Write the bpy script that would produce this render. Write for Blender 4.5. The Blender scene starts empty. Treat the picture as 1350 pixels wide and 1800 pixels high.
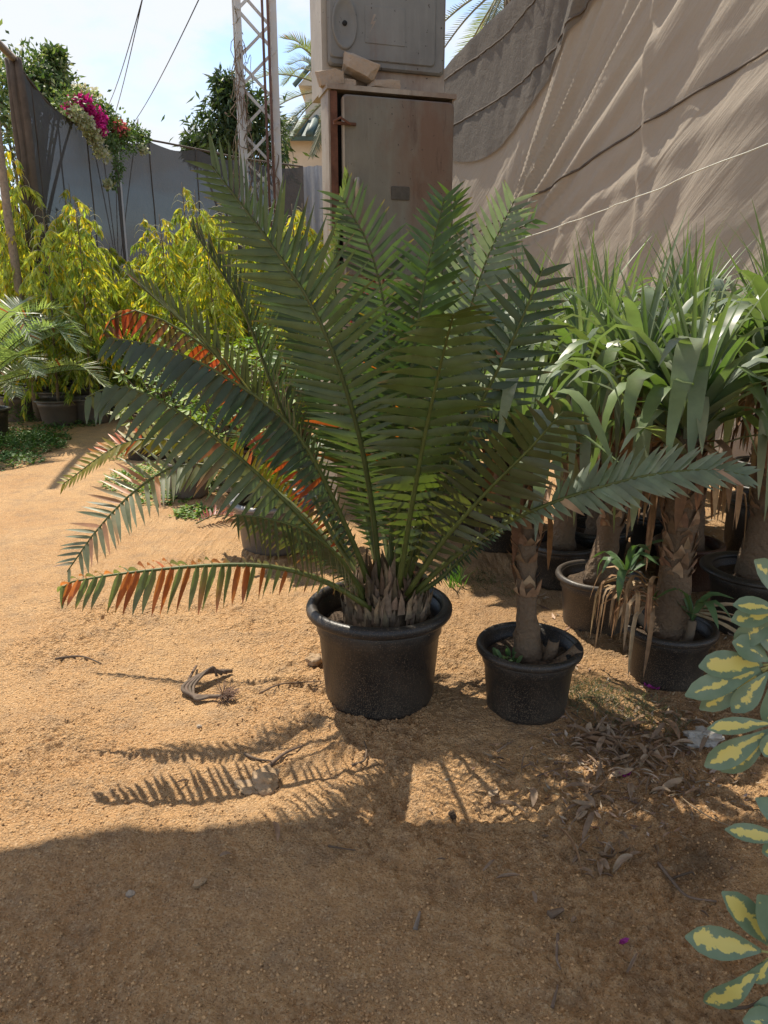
import bpy, math, random
import numpy as np
from mathutils import Vector, noise as mnoise
R = math.radians
SC = bpy.context.scene
COL = SC.collection
rng = random.Random(7)

# ------------------------------------------------------------------ camera, sky, sun, exposure
CAM_H, PITCH, FPX = 1.5, R(15.5), 1300.0
cd = bpy.data.cameras.new('camera'); cam = bpy.data.objects.new('camera', cd); COL.objects.link(cam)
cam.location = (0, 0, CAM_H); cam.rotation_euler = (R(90) - PITCH, 0, 0)
cd.sensor_fit = 'VERTICAL'; cd.sensor_height = 36.0; cd.lens = 36.0 * FPX / 1800.0
cd.clip_start = 0.05; cd.clip_end = 2000
SC.camera = cam
AZ, EL = R(30), R(58)                       # sun behind the plants, to the left
SUN = Vector((-math.sin(AZ) * math.cos(EL), math.cos(AZ) * math.cos(EL), math.sin(EL)))
wd = bpy.data.worlds.new('World'); SC.world = wd; wd.use_nodes = True
nt = wd.node_tree; nt.nodes.clear()
def wn(t, **k):
    n = nt.nodes.new(t)
    for a, b in k.items(): setattr(n, a, b)
    return n
wo = wn('ShaderNodeOutputWorld'); wb = wn('ShaderNodeBackground'); wb.inputs[1].default_value = 0.15
sky = wn('ShaderNodeTexSky', sky_type='NISHITA', sun_disc=False, sun_elevation=EL, sun_rotation=-AZ, dust_density=.2, air_density=1.0)
tc = wn('ShaderNodeTexCoord'); mp = wn('ShaderNodeMapping'); mp.inputs['Scale'].default_value = (1, 1, 2.2)
mp.inputs['Location'].default_value = (0.35, 0.2, 0.1)
cn = wn('ShaderNodeTexNoise'); cn.inputs['Scale'].default_value = 4.2; cn.inputs['Detail'].default_value = 7; cn.inputs['Roughness'].default_value = 0.55
cr = wn('ShaderNodeMapRange'); cr.interpolation_type = 'SMOOTHSTEP'
cr.inputs[1].default_value = 0.44; cr.inputs[2].default_value = 0.62; cr.inputs[3].default_value = 0.10; cr.inputs[4].default_value = 0.97
cm = wn('ShaderNodeMix', data_type='RGBA'); cm.inputs[7].default_value = (4.3, 4.45, 4.7, 1)
L = nt.links.new
L(tc.outputs['Generated'], mp.inputs[0]); L(mp.outputs[0], cn.inputs['Vector']); L(cn.outputs['Fac'], cr.inputs[0])
L(cr.outputs[0], cm.inputs[0]); L(sky.outputs[0], cm.inputs[6]); L(cm.outputs[2], wb.inputs[0]); L(wb.outputs[0], wo.inputs[0])
sl = bpy.data.lights.new('sun', 'SUN'); sl.energy = 5.0; sl.angle = R(0.6); sl.color = (1.0, 0.91, 0.76)
so = bpy.data.objects.new('sun', sl); COL.objects.link(so); so.rotation_euler = (-SUN).to_track_quat('-Z', 'Y').to_euler()
SC.view_settings.view_transform = 'Standard'; SC.view_settings.look = 'None'; SC.view_settings.gamma = 1
SC.view_settings.use_curve_mapping = False; SC.view_settings.exposure = 0.55
SC.cycles.max_bounces = 8; SC.cycles.transparent_max_bounces = 12

# ------------------------------------------------------------------ helpers
CP, SP = math.cos(PITCH), math.sin(PITCH)
def ray(u, v):
    dx, du = (u - 675) / FPX, (900 - v) / FPX
    return Vector((dx, CP + du * SP, -SP + du * CP))
def at(u, v, Y):
    d = ray(u, v); return Vector((0, 0, CAM_H)) + d * (Y / d.y)
def gp(u, v, z=0.0):
    d = ray(u, v); return Vector((0, 0, CAM_H)) + d * ((z - CAM_H) / d.z)
def V(*a): return Vector(a)
def mat(name, color=(.5, .5, .5), rough=.7, attr=None, transl=0.0, tcol=1.5, var=.25, vscale=8, bump=0, bscale=60, alpha=0, spec=.4, color2=None, dist=.01):
    m = bpy.data.materials.new(name); m.use_nodes = True; t = m.node_tree; t.nodes.clear(); l = t.links.new; n = t.nodes.new
    out = n('ShaderNodeOutputMaterial'); p = n('ShaderNodeBsdfPrincipled'); p.inputs['Roughness'].default_value = rough; p.inputs['Specular IOR Level'].default_value = spec
    tcn = n('ShaderNodeTexCoord')
    if attr:
        a = n('ShaderNodeAttribute'); a.attribute_name = attr; base = a.outputs['Color']
    else:
        a = n('ShaderNodeRGB'); a.outputs[0].default_value = (*color, 1); base = a.outputs[0]
    ns = n('ShaderNodeTexNoise'); ns.inputs['Scale'].default_value = vscale; ns.inputs['Detail'].default_value = 6; ns.inputs['Roughness'].default_value = .6
    l(tcn.outputs['Object'], ns.inputs['Vector'])
    if color2:
        mr = n('ShaderNodeMapRange'); mr.inputs[1].default_value = .38; mr.inputs[2].default_value = .64; l(ns.outputs['Fac'], mr.inputs[0])
        mx = n('ShaderNodeMix'); mx.data_type = 'RGBA'; mx.inputs[7].default_value = (*color2, 1); l(mr.outputs[0], mx.inputs[0]); l(base, mx.inputs[6]); base = mx.outputs[2]
    mr = n('ShaderNodeMapRange'); mr.inputs[1].default_value = .3; mr.inputs[2].default_value = .7; mr.inputs[3].default_value = 1 - var; mr.inputs[4].default_value = 1 + var
    l(ns.outputs['Fac'], mr.inputs[0])
    mu = n('ShaderNodeVectorMath'); mu.operation = 'SCALE'; l(base, mu.inputs[0]); l(mr.outputs[0], mu.inputs['Scale']); c = mu.outputs[0]
    l(c, p.inputs['Base Color'])
    if bump:
        b1 = n('ShaderNodeTexNoise'); b1.inputs['Scale'].default_value = bscale; b1.inputs['Detail'].default_value = 5; l(tcn.outputs['Object'], b1.inputs['Vector'])
        bp = n('ShaderNodeBump'); bp.inputs['Strength'].default_value = bump; bp.inputs['Distance'].default_value = dist; l(b1.outputs['Fac'], bp.inputs['Height']); l(bp.outputs[0], p.inputs['Normal'])
    sh = p.outputs[0]
    if transl:
        tr = n('ShaderNodeBsdfTranslucent'); m2 = n('ShaderNodeVectorMath'); m2.operation = 'MULTIPLY'; m2.inputs[1].default_value = tcol if isinstance(tcol, tuple) else (tcol,) * 3
        l(c, m2.inputs[0]); l(m2.outputs[0], tr.inputs[0]); ms = n('ShaderNodeMixShader'); ms.inputs[0].default_value = transl; l(sh, ms.inputs[1]); l(tr.outputs[0], ms.inputs[2]); sh = ms.outputs[0]
    if alpha:
        tp = n('ShaderNodeBsdfTransparent'); ms = n('ShaderNodeMixShader'); ms.inputs[0].default_value = alpha; l(sh, ms.inputs[1]); l(tp.outputs[0], ms.inputs[2]); sh = ms.outputs[0]
    l(sh, out.inputs[0]); return m

class MB:
    def __init__(s): s.v = []; s.f = []; s.c = []
    def add(s, vs, fs, c=(1, 1, 1)):
        o = len(s.v); s.v.extend([tuple(x) for x in vs]); s.f.extend([tuple(i + o for i in f) for f in fs])
        if c and isinstance(c[0], (tuple, list)): s.c.extend(c)
        else: s.c.extend([c] * len(vs))
    def box(s, c, size, ax=None, col=(1, 1, 1)):
        ax = ax or (V(1, 0, 0), V(0, 1, 0), V(0, 0, 1)); c = Vector(c); vs = []
        for i in (-.5, .5):
            for j in (-.5, .5):
                for k in (-.5, .5): vs.append(c + ax[0] * size[0] * i + ax[1] * size[1] * j + ax[2] * size[2] * k)
        s.add(vs, [(0, 1, 3, 2), (4, 6, 7, 5), (0, 4, 5, 1), (2, 3, 7, 6), (0, 2, 6, 4), (1, 5, 7, 3)], col)
    def tube(s, pts, r, n=8, col=(1, 1, 1), cap=True, sq=1.0):
        pts = [Vector(p) for p in pts]; m = len(pts); rr = r if isinstance(r, (list, tuple)) else [r] * m
        T = [(pts[min(i + 1, m - 1)] - pts[max(i - 1, 0)]).normalized() for i in range(m)]
        a = V(0, 0, 1) if abs(T[0].z) < .9 else V(1, 0, 0); N = (a - T[0] * a.dot(T[0])).normalized(); vs = []
        for i in range(m):
            N = (N - T[i] * N.dot(T[i])).normalized(); B = T[i].cross(N)
            for k in range(n):
                t = 2 * math.pi * k / n; vs.append(pts[i] + (N * math.cos(t) + B * math.sin(t) * sq) * rr[i])
        fs = [(i * n + k, i * n + (k + 1) % n, (i + 1) * n + (k + 1) % n, (i + 1) * n + k) for i in range(m - 1) for k in range(n)]
        if cap: fs += [tuple(reversed(range(n))), tuple(range((m - 1) * n, m * n))]
        s.add(vs, fs, col)
    def lathe(s, prof, n=48, c=(0, 0, 0), col=(1, 1, 1), wob=0, seed=0):
        vs = []; m = len(prof)
        for (r, z) in prof:
            for k in range(n):
                t = 2 * math.pi * k / n; q = 1 + wob * math.sin(2 * t + seed) + wob * .6 * math.sin(3 * t + seed * 2)
                vs.append((c[0] + r * q * math.cos(t), c[1] + r * q * math.sin(t), c[2] + z))
        s.add(vs, [(i * n + k, i * n + (k + 1) % n, (i + 1) * n + (k + 1) % n, (i + 1) * n + k) for i in range(m - 1) for k in range(n)], col)
    def build(s, name, m, parent=None, smooth=True, loc=None):
        me = bpy.data.meshes.new(name); me.from_pydata(s.v, [], s.f); me.update()
        at_ = me.color_attributes.new('Col', 'FLOAT_COLOR', 'POINT')
        if s.v: at_.data.foreach_set('color', np.concatenate([np.array(s.c, dtype=np.float32), np.ones((len(s.c), 1), np.float32)], 1).ravel())
        if smooth: me.polygons.foreach_set('use_smooth', [True] * len(me.polygons))
        me.materials.append(m)
        o = bpy.data.objects.new(name, me); COL.objects.link(o)
        if parent: o.parent = parent
        if loc is not None: o.location = loc
        return o
def tag(o, label=None, cat=None, group=None, kind=None):
    if label: o['label'] = label
    if cat: o['category'] = cat
    if group: o['group'] = group
    if kind: o['kind'] = kind
    return o
def empty(name, loc=(0, 0, 0), rz=0):
    o = bpy.data.objects.new(name, None); COL.objects.link(o); o.location = loc; o.rotation_euler.z = rz; o.empty_display_size = .1; return o
def copy_tree(o, parent=None):
    c = o.copy(); COL.objects.link(c); c.parent = parent
    for ch in list(o.children): copy_tree(ch, c)
    return c
def cat(pts, n):
    P = [Vector(p) for p in pts]; P = [P[0] * 2 - P[1]] + P + [P[-1] * 2 - P[-2]]; m = len(P) - 3; out = []
    for i in range(n):
        x = i / (n - 1) * m; k = min(int(x), m - 1); t = x - k; a, b, c, d = P[k:k + 4]
        out.append(.5 * ((2 * b) + (c - a) * t + (2 * a - 5 * b + 4 * c - d) * t * t + (3 * b - a - 3 * c + d) * t ** 3))
    return out
def resample(pts, n):
    d = [0]
    for i in range(1, len(pts)): d.append(d[-1] + (pts[i] - pts[i - 1]).length)
    out = []; j = 0
    for i in range(n):
        x = d[-1] * i / (n - 1)
        while j < len(pts) - 2 and d[j + 1] < x: j += 1
        t = (x - d[j]) / max(1e-9, d[j + 1] - d[j]); out.append(pts[j].lerp(pts[j + 1], min(1, t)))
    return out, d[-1]
def jit(c, a, r=rng):
    k = 1 + r.uniform(-a, a); return tuple(max(0, x * k * (1 + r.uniform(-a, a) * .22)) for x in c)
def mixc(a, b, t): return tuple(x + (y - x) * t for x, y in zip(a, b))
def vnoise(x, y, seed=0):
    xi = np.floor(x).astype(np.int64); yi = np.floor(y).astype(np.int64); fx = x - xi; fy = y - yi
    def h(a, b):
        k = (a * 374761393 + b * 668265263 + seed * 974711) & 0xffffffff
        k = ((k ^ (k >> 13)) * 1274126177) & 0xffffffff
        return ((k ^ (k >> 16)) & 0xffff) / 65535.0
    sx = fx * fx * (3 - 2 * fx); sy = fy * fy * (3 - 2 * fy)
    return (h(xi, yi) * (1 - sx) + h(xi + 1, yi) * sx) * (1 - sy) + (h(xi, yi + 1) * (1 - sx) + h(xi + 1, yi + 1) * sx) * sy - .5
def ground_h(x, y):
    x = np.asarray(x, float); y = np.asarray(y, float)
    c, s = .8, .6; a = x * c - y * s; b = x * s + y * c
    h = .030 * vnoise(a * 1.7, b * 1.7, 1) + .020 * vnoise(a * 5, b * 5, 2)
    rough = np.clip(.75 + 1.3 * vnoise(a * 2.6, b * 2.6, 9), .38, 1.3)
    h = h + rough * (.018 * vnoise(a * 12, b * 12, 3) + .015 * vnoise(x * 31, y * 31, 4) + .016 * vnoise(a * 66, b * 66, 5) + .010 * vnoise(x * 120, y * 120, 6))
    return h
def gz(x, y): return float(ground_h(x, y))
def ground_top(x, y, r=.02): return max(gz(x + a * r, y + b * r) for a, b in ((0, 0), (1, 0), (-1, 0), (0, 1), (0, -1)))
def block(mb, r, sq, seed, col=(1, 1, 1)):
    import bmesh
    q = random.Random(seed); bm = bmesh.new()
    for i in (-1, 1):
        for j in (-1, 1):
            for k in (-1, 1):
                for _ in range(3): bm.verts.new((r * sq[0] * i * q.uniform(.38, 1), r * sq[1] * j * q.uniform(.38, 1), r * sq[2] * k * q.uniform(.38, 1)))
    h = bmesh.ops.convex_hull(bm, input=bm.verts); bmesh.ops.delete(bm, geom=[v for v in bm.verts if not v.link_faces], context='VERTS')
    bmesh.ops.subdivide_edges(bm, edges=bm.edges[:], cuts=2, use_grid_fill=True); bmesh.ops.triangulate(bm, faces=bm.faces[:])
    for v in bm.verts: v.co += v.co.normalized() * r * .10 * mnoise.noise(v.co * (5 / r) * .35 + V(seed, 0, 0))
    bm.verts.index_update(); mb.add([v.co.copy() for v in bm.verts], [tuple(v.index for v in f.verts) for f in bm.faces], col); bm.free()
def stone(mb, c, r, seed, sq=(1, 1, 1), col=(1, 1, 1), n=2, amp=.35):
    import bmesh
    bm = bmesh.new(); bmesh.ops.create_icosphere(bm, subdivisions=n, radius=1); vs = []
    for v in bm.verts:
        d = v.co.normalized(); k = 1 + amp * mnoise.noise(d * 1.3 + V(seed, seed * 2, 3)) + amp * .35 * mnoise.noise(d * 4 + V(seed, 1, seed))
        vs.append(Vector(c) + V(d.x * sq[0], d.y * sq[1], d.z * sq[2]) * r * k)
    mb.add(vs, [tuple(v.index for v in f.verts) for f in bm.faces], col); bm.free()

# ------------------------------------------------------------------ materials
M = {}
M['frond'] = mat('cycad_leaf', attr='Col', rough=.42, transl=.30, tcol=(2.1, 2.3, .7), var=.22, vscale=18, spec=.5)
M['rachis'] = mat('cycad_rachis', attr='Col', rough=.5, transl=.12, var=.2, vscale=20)
M['yucca'] = mat('yucca_leaf', attr='Col', rough=.4, transl=.24, tcol=(1.6, 1.9, .6), var=.22, vscale=10, spec=.4)
M['sapling'] = mat('sapling_leaf', attr='Col', rough=.5, transl=.5, tcol=(1.35, 1.3, .6), var=.1)
M['foliage'] = mat('tree_leaf', attr='Col', rough=.55, transl=.25, tcol=(1.5, 1.7, .7), var=.15)
M['petal'] = mat('petal', attr='Col', rough=.6, transl=.35, tcol=1.2, var=.1)
M['dry'] = mat('dry_leaf', attr='Col', rough=.8, transl=.12, var=.3, vscale=30, bump=.3, bscale=40)
M['bark'] = mat('yucca_bark', (.19, .125, .075), .9, var=.45, vscale=18, bump=.9, bscale=45, color2=(.10, .07, .045), dist=.02)
M['stem'] = mat('stem', (.16, .12, .08), .85, var=.3, bump=.4)
M['caudex'] = mat('caudex', attr='Col', rough=.85, var=.4, vscale=30, bump=.6, bscale=50)
M['soil'] = mat('soil', (.075, .05, .032), .95, var=.5, vscale=40, bump=1, bscale=90, dist=.02)
M['tower'] = mat('tower_steel', (.50, .50, .50), .6, var=.15, color2=(.42, .39, .36), vscale=6, spec=.3)
M['rustpole'] = mat('rusty_steel', (.12, .06, .045), .8, var=.3)
M['stone'] = mat('stone', (.36, .29, .22), .9, var=.25, vscale=20, bump=.8, bscale=40, color2=(.27, .21, .15))
M['concrete'] = mat('concrete', (.36, .30, .23), .9, var=.2, vscale=6, bump=.4, bscale=30)
M['wood'] = mat('weathered_wood', (.25, .19, .14), .85, var=.3, vscale=25, bump=.4)
M['wire'] = mat('wire', (.05, .05, .055), .6)
M['rope'] = mat('rope', (.6, .6, .52), .8)
M['cream'] = mat('cream_plaster', (.55, .5, .42), .9, var=.08, vscale=2)
M['rooftile'] = mat('green_roof_tile', (.06, .10, .09), .6, var=.3, vscale=3)
M['greenmesh'] = mat('green_mesh', (.05, .16, .11), .8, alpha=.3)
M['plastic'] = mat('crumpled_plastic', (.5, .47, .42), .35, transl=.3, tcol=1.0, var=.2, vscale=30)
M['redcable'] = mat('red_cable', (.42, .08, .06), .5)
M['conduit'] = mat('grey_conduit', (.35, .35, .36), .5)
def pot_mat(name, c, dust):
    m = mat(name, c, .42, var=.15, vscale=7, bump=.12, bscale=120, spec=.4, color2=None); t = m.node_tree; l = t.links.new; n = t.nodes.new
    p = next(x for x in t.nodes if x.type == 'BSDF_PRINCIPLED'); base = p.inputs['Base Color'].links[0].from_socket
    tcn = n('ShaderNodeTexCoord'); sp = n('ShaderNodeSeparateXYZ'); l(tcn.outputs['Object'], sp.inputs[0])
    vo = n('ShaderNodeTexNoise'); vo.inputs['Scale'].default_value = 260; vo.inputs['Detail'].default_value = 2; l(tcn.outputs['Object'], vo.inputs['Vector'])
    n2 = n('ShaderNodeTexNoise'); n2.inputs['Scale'].default_value = 6; n2.inputs['Detail'].default_value = 5; l(tcn.outputs['Object'], n2.inputs['Vector'])
    hz = n('ShaderNodeMapRange'); hz.inputs[1].default_value = 0.0; hz.inputs[2].default_value = .3; hz.inputs[3].default_value = .10 * dust; hz.inputs[4].default_value = -.02; l(sp.outputs['Z'], hz.inputs[0])
    ad = n('ShaderNodeMath'); ad.operation = 'ADD'; l(vo.outputs['Fac'], ad.inputs[0]); l(hz.outputs[0], ad.inputs[1])
    mr = n('ShaderNodeMapRange'); mr.inputs[1].default_value = .575; mr.inputs[2].default_value = .65; mr.inputs[4].default_value = .6; l(ad.outputs[0], mr.inputs[0])
    m2 = n('ShaderNodeMapRange'); m2.inputs[1].default_value = .42; m2.inputs[2].default_value = .75; m2.inputs[4].default_value = .35 * dust; l(n2.outputs['Fac'], m2.inputs[0])
    mxm = n('ShaderNodeMath'); mxm.operation = 'MAXIMUM'; l(mr.outputs[0], mxm.inputs[0]); l(m2.outputs[0], mxm.inputs[1])
    mx = n('ShaderNodeMix'); mx.data_type = 'RGBA'; mx.inputs[7].default_value = (.20, .15, .10, 1); l(mxm.outputs[0], mx.inputs[0]); l(base, mx.inputs[6]); l(mx.outputs[2], p.inputs['Base Color'])
    r2 = n('ShaderNodeMapRange'); r2.inputs[3].default_value = .4; r2.inputs[4].default_value = .85; l(mxm.outputs[0], r2.inputs[0]); l(r2.outputs[0], p.inputs['Roughness'])
    return m
M['pot'] = pot_mat('black_plastic_pot', (.017, .016, .016), .55)
M['potdusty'] = pot_mat('dusty_plastic_pot', (.035, .03, .027), 1.0)
M['potgrey'] = pot_mat('faded_plastic_pot', (.10, .085, .075), 1.0)
M['potrim'] = pot_mat('pale_pot_rim', (.22, .22, .24), .6)
M['potbrown'] = pot_mat('brown_red_pot', (.06, .022, .014), .6)

def sand_mat():
    m = bpy.data.materials.new('sand'); m.use_nodes = True; t = m.node_tree; t.nodes.clear(); l = t.links.new; n = t.nodes.new
    out = n('ShaderNodeOutputMaterial'); p = n('ShaderNodeBsdfPrincipled'); p.inputs['Roughness'].default_value = .95; p.inputs['Specular IOR Level'].default_value = .1
    g = n('ShaderNodeNewGeometry'); pos = g.outputs['Position']
    def nz(s, d=6, r=.6):
        k = n('ShaderNodeTexNoise'); k.inputs['Scale'].default_value = s; k.inputs['Detail'].default_value = d; k.inputs['Roughness'].default_value = r; l(pos, k.inputs['Vector']); return k.outputs['Fac']
    def mr(x, a, b, c=0., d=1.):
        k = n('ShaderNodeMapRange'); k.inputs[1].default_value = a; k.inputs[2].default_value = b; k.inputs[3].default_value = c; k.inputs[4].default_value = d; l(x, k.inputs[0]); return k.outputs[0]
    def mix(f, a, b):
        k = n('ShaderNodeMix'); k.data_type = 'RGBA'; l(f, k.inputs[0])
        for i, x in ((6, a), (7, b)):
            if isinstance(x, tuple): k.inputs[i].default_value = (*x, 1)
            else: l(x, k.inputs[i])
        return k.outputs[2]
    c = mix(mr(nz(1.6), .35, .65), (.62, .385, .19), (.53, .305, .142))
    c = mix(mr(nz(7, 8, .72), .47, .66, 0, .7), c, (.33, .225, .14))
    c = mix(mr(nz(42, 6, .8), .46, .66, 0, .42), c, (.34, .20, .10))
    c = mix(mr(nz(110, 4, .75), .50, .66, 0, .75), c, (.74, .53, .32))
    c = mix(mr(nz(150, 3, .7), .56, .66, 0, .75), c, (.13, .08, .045))
    # humus-dark earth with its own outline round the pots on the litter side, and a burnt spot
    def spot(cx, cy, r0, r1):
        k = n('ShaderNodeVectorMath'); k.operation = 'DISTANCE'; l(pos, k.inputs[0]); k.inputs[1].default_value = (cx, cy, 0)
        a = n('ShaderNodeMath'); a.operation = 'ADD'; l(k.outputs['Value'], a.inputs[0]); l(mr(nz(5, 7, .65), .2, .8, -.35 * r1, .35 * r1), a.inputs[1]); return mr(a.outputs[0], r0, r1, 1, 0)
    k = n('ShaderNodeMath'); k.operation = 'MULTIPLY'; k.inputs[1].default_value = .50; l(spot(2.0, 3.7, 1.1, 2.2), k.inputs[0]); c = mix(k.outputs[0], c, (.17, .105, .06))
    b = gp(1225, 1505); k = n('ShaderNodeMath'); k.operation = 'MULTIPLY'; k.inputs[1].default_value = .6; l(spot(b.x, b.y, .01, .13), k.inputs[0]); c = mix(k.outputs[0], c, (.05, .035, .025))
    l(c, p.inputs['Base Color'])
    vo = n('ShaderNodeTexVoronoi'); vo.inputs['Scale'].default_value = 120; l(pos, vo.inputs['Vector'])
    ad = n('ShaderNodeMath'); ad.operation = 'MULTIPLY_ADD'; l(vo.outputs['Distance'], ad.inputs[0]); ad.inputs[1].default_value = -.6; l(nz(90, 6, .75), ad.inputs[2])
    bp = n('ShaderNodeBump'); bp.inputs['Strength'].default_value = 1.0; bp.inputs['Distance'].default_value = .016; l(ad.outputs[0], bp.inputs['Height']); l(bp.outputs[0], p.inputs['Normal'])
    l(p.outputs[0], out.inputs[0]); return m
M['sand'] = sand_mat()

WA, WB = V(4.55, 2.8, 0), V(.95, 14.4, 0); _d = (WB - WA).normalized(); _f = (-_d * .80 + V(0, 0, .60)); _p = (_d * .60 + V(0, 0, .80))
def cloth_mat(name, c, c2, transl, alpha=0, folds=None):
    m = mat(name, c, .85, transl=transl, tcol=1.1, var=.08, vscale=1.3, color2=c2, alpha=alpha, spec=.15)
    t = m.node_tree; l = t.links.new; n = t.nodes.new; p = next(x for x in t.nodes if x.type == 'BSDF_PRINCIPLED')
    tcn = n('ShaderNodeTexCoord'); b = n('ShaderNodeTexNoise'); b.inputs['Scale'].default_value = 9; b.inputs['Detail'].default_value = 9; b.inputs['Roughness'].default_value = .68; b.inputs['Distortion'].default_value = .6; l(tcn.outputs['Object'], b.inputs['Vector'])
    bp = n('ShaderNodeBump'); bp.inputs['Strength'].default_value = .55; bp.inputs['Distance'].default_value = .04; 
    if folds:
        D1, D2 = folds; g = n('ShaderNodeNewGeometry'); hs_ = []
        for (k1, k2, rot) in ((.35, 4.5, 0), (.8, 9, 1)):
            cx = n('ShaderNodeCombineXYZ')
            for ix, (dv_, kk) in enumerate(((D1, k1), (D2, k2))):
                dp = n('ShaderNodeVectorMath'); dp.operation = 'DOT_PRODUCT'; l(g.outputs['Position'], dp.inputs[0]); dp.inputs[1].default_value = tuple(c_ * kk for c_ in dv_); l(dp.outputs['Value'], cx.inputs[ix])
            q = n('ShaderNodeTexNoise'); q.inputs['Scale'].default_value = 1; q.inputs['Detail'].default_value = 4; q.inputs['Distortion'].default_value = .8; l(cx.outputs[0], q.inputs['Vector']); hs_.append(q.outputs['Fac'])
        a1 = n('ShaderNodeMath'); a1.operation = 'MULTIPLY_ADD'; l(hs_[1], a1.inputs[0]); a1.inputs[1].default_value = .35; l(hs_[0], a1.inputs[2])
        a2 = n('ShaderNodeMath'); a2.operation = 'MULTIPLY_ADD'; l(b.outputs['Fac'], a2.inputs[0]); a2.inputs[1].default_value = .22; l(a1.outputs[0], a2.inputs[2]); bp.inputs['Strength'].default_value = .34; bp.inputs['Distance'].default_value = .12; l(a2.outputs[0], bp.inputs['Height'])
    else: l(b.outputs['Fac'], bp.inputs['Height'])
    l(bp.outputs[0], p.inputs['Normal']); return m
M['cloth'] = cloth_mat('tan_shade_cloth', (.335, .29, .235), (.29, .25, .205), .25, folds=(_f, _p))
M['clothshadow'] = cloth_mat('shadow_toned_cloth', (.20, .175, .15), (.165, .145, .125), .3)  # cloth tone darkened to paint a shadow into the colour
M['seam'] = mat('cloth_seam', (.085, .065, .05), .9)
M['net'] = cloth_mat('dark_shade_net', (.088, .084, .082), (.07, .067, .066), .03, alpha=.05)
M['netpale'] = cloth_mat('pale_shade_net', (.38, .38, .39), (.32, .32, .33), .12)
M['canopy'] = cloth_mat('added_canopy_net', (.34, .31, .27), (.31, .28, .24), .15, alpha=.03)

def metal_mat(name, c, rusty):
    m = bpy.data.materials.new(name); m.use_nodes = True; t = m.node_tree; t.nodes.clear(); l = t.links.new; n = t.nodes.new
    out = n('ShaderNodeOutputMaterial'); p = n('ShaderNodeBsdfPrincipled'); p.inputs['Specular IOR Level'].default_value = .35
    tcn = n('ShaderNodeTexCoord')
    def nz(s, d=6, r=.6, sc=(1, 1, 1), o=0):
        mp_ = n('ShaderNodeMapping'); mp_.inputs['Scale'].default_value = sc; mp_.inputs['Location'].default_value = (o, o * .7, o * .3); l(tcn.outputs['Object'], mp_.inputs[0])
        k = n('ShaderNodeTexNoise'); k.inputs['Scale'].default_value = s; k.inputs['Detail'].default_value = d; k.inputs['Roughness'].default_value = r; l(mp_.outputs[0], k.inputs['Vector']); return k.outputs['Fac']
    def mr(x, a, b, c=0., d=1.):
        k = n('ShaderNodeMapRange'); k.inputs[1].default_value = a; k.inputs[2].default_value = b; k.inputs[3].default_value = c; k.inputs[4].default_value = d; l(x, k.inputs[0]); return k.outputs[0]
    def mix(f, a, b):
        k = n('ShaderNodeMix'); k.data_type = 'RGBA'; l(f, k.inputs[0])
        for i, x in ((6, a), (7, b)):
            if isinstance(x, tuple): k.inputs[i].default_value = (*x, 1)
            else: l(x, k.inputs[i])
        return k.outputs[2]
    col = mix(mr(nz(3), .35, .65), c, tuple(x * .78 for x in c))
    col = mix(mr(nz(14, 8, .7, (1.5, 1.5, .16), 3), .5, .75, 0, .4), col, tuple(x * 1.35 for x in c))
    col = mix(mr(nz(2.1, 7, .62, (1, 1, .5), 5.3), .62 - rusty, .80 - rusty, 0, .75), col, (.13, .062, .034))
    col = mix(mr(nz(6, 9, .75, (1.6, 1.6, .25), 9), .66 - rusty * .6, .76 - rusty * .6, 0, .6), col, (.075, .04, .026))
    col = mix(mr(nz(45, 3, .5), .69, .74), col, (.04, .028, .022))
    l(col, p.inputs['Base Color']); p.inputs['Roughness'].default_value = .55
    bp = n('ShaderNodeBump'); bp.inputs['Strength'].default_value = .12; bp.inputs['Distance'].default_value = .01; l(nz(30), bp.inputs['Height']); l(bp.outputs[0], p.inputs['Normal'])
    l(p.outputs[0], out.inputs[0]); return m
M['cabinet'] = metal_mat('cabinet_paint', (.17, .16, .13), .17)
M['cabinet_up'] = metal_mat('upper_cabinet_paint', (.175, .17, .155), .04)
M['cabinet_side'] = metal_mat('cabinet_side_paint', (.33, .29, .235), .12)
M['rust'] = mat('rust', (.11, .05, .032), .9, var=.4, vscale=12, bump=.3)
M['plate'] = mat('worn_plate', (.06, .052, .042), .6, var=.3, vscale=30)
M['dark'] = mat('dark_gap', (.012, .011, .010), .9)

# ------------------------------------------------------------------ ground
def axis(lo, hi, d, far0, far1):
    a = list(np.arange(lo, hi, d)); s = d; x = hi
    while x < far1: a.append(x); s *= 1.13; x += s
    a.append(far1); b = []; s = d; x = lo - d
    while x > far0: b.append(x); s *= 1.13; x -= s
    b.append(far0); return np.array(b[::-1] + a)
gx = axis(-1.7, 1.7, .0075, -400, 400); gy = axis(.84, 3.6, .0075, -60, 900)
GX, GY = np.meshgrid(gx, gy); GZ = ground_h(GX, GY)
nx, ny = len(gx), len(gy)
me = bpy.data.meshes.new('ground'); vv = np.stack([GX, GY, GZ], -1).reshape(-1, 3)
ii = np.arange(nx * ny).reshape(ny, nx); ff = np.stack([ii[:-1, :-1], ii[:-1, 1:], ii[1:, 1:], ii[1:, :-1]], -1).reshape(-1, 4)
me.vertices.add(len(vv)); me.vertices.foreach_set('co', vv.ravel()); me.loops.add(ff.size); me.loops.foreach_set('vertex_index', ff.ravel().astype(np.int32))
me.polygons.add(len(ff)); me.polygons.foreach_set('loop_start', np.arange(0, ff.size, 4, dtype=np.int32)); me.update(calc_edges=True); me.validate()
me.polygons.foreach_set('use_smooth', [True] * len(ff)); me.materials.append(M['sand'])
ground = bpy.data.objects.new('ground', me); COL.objects.link(ground); tag(ground, kind='structure')

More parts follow.
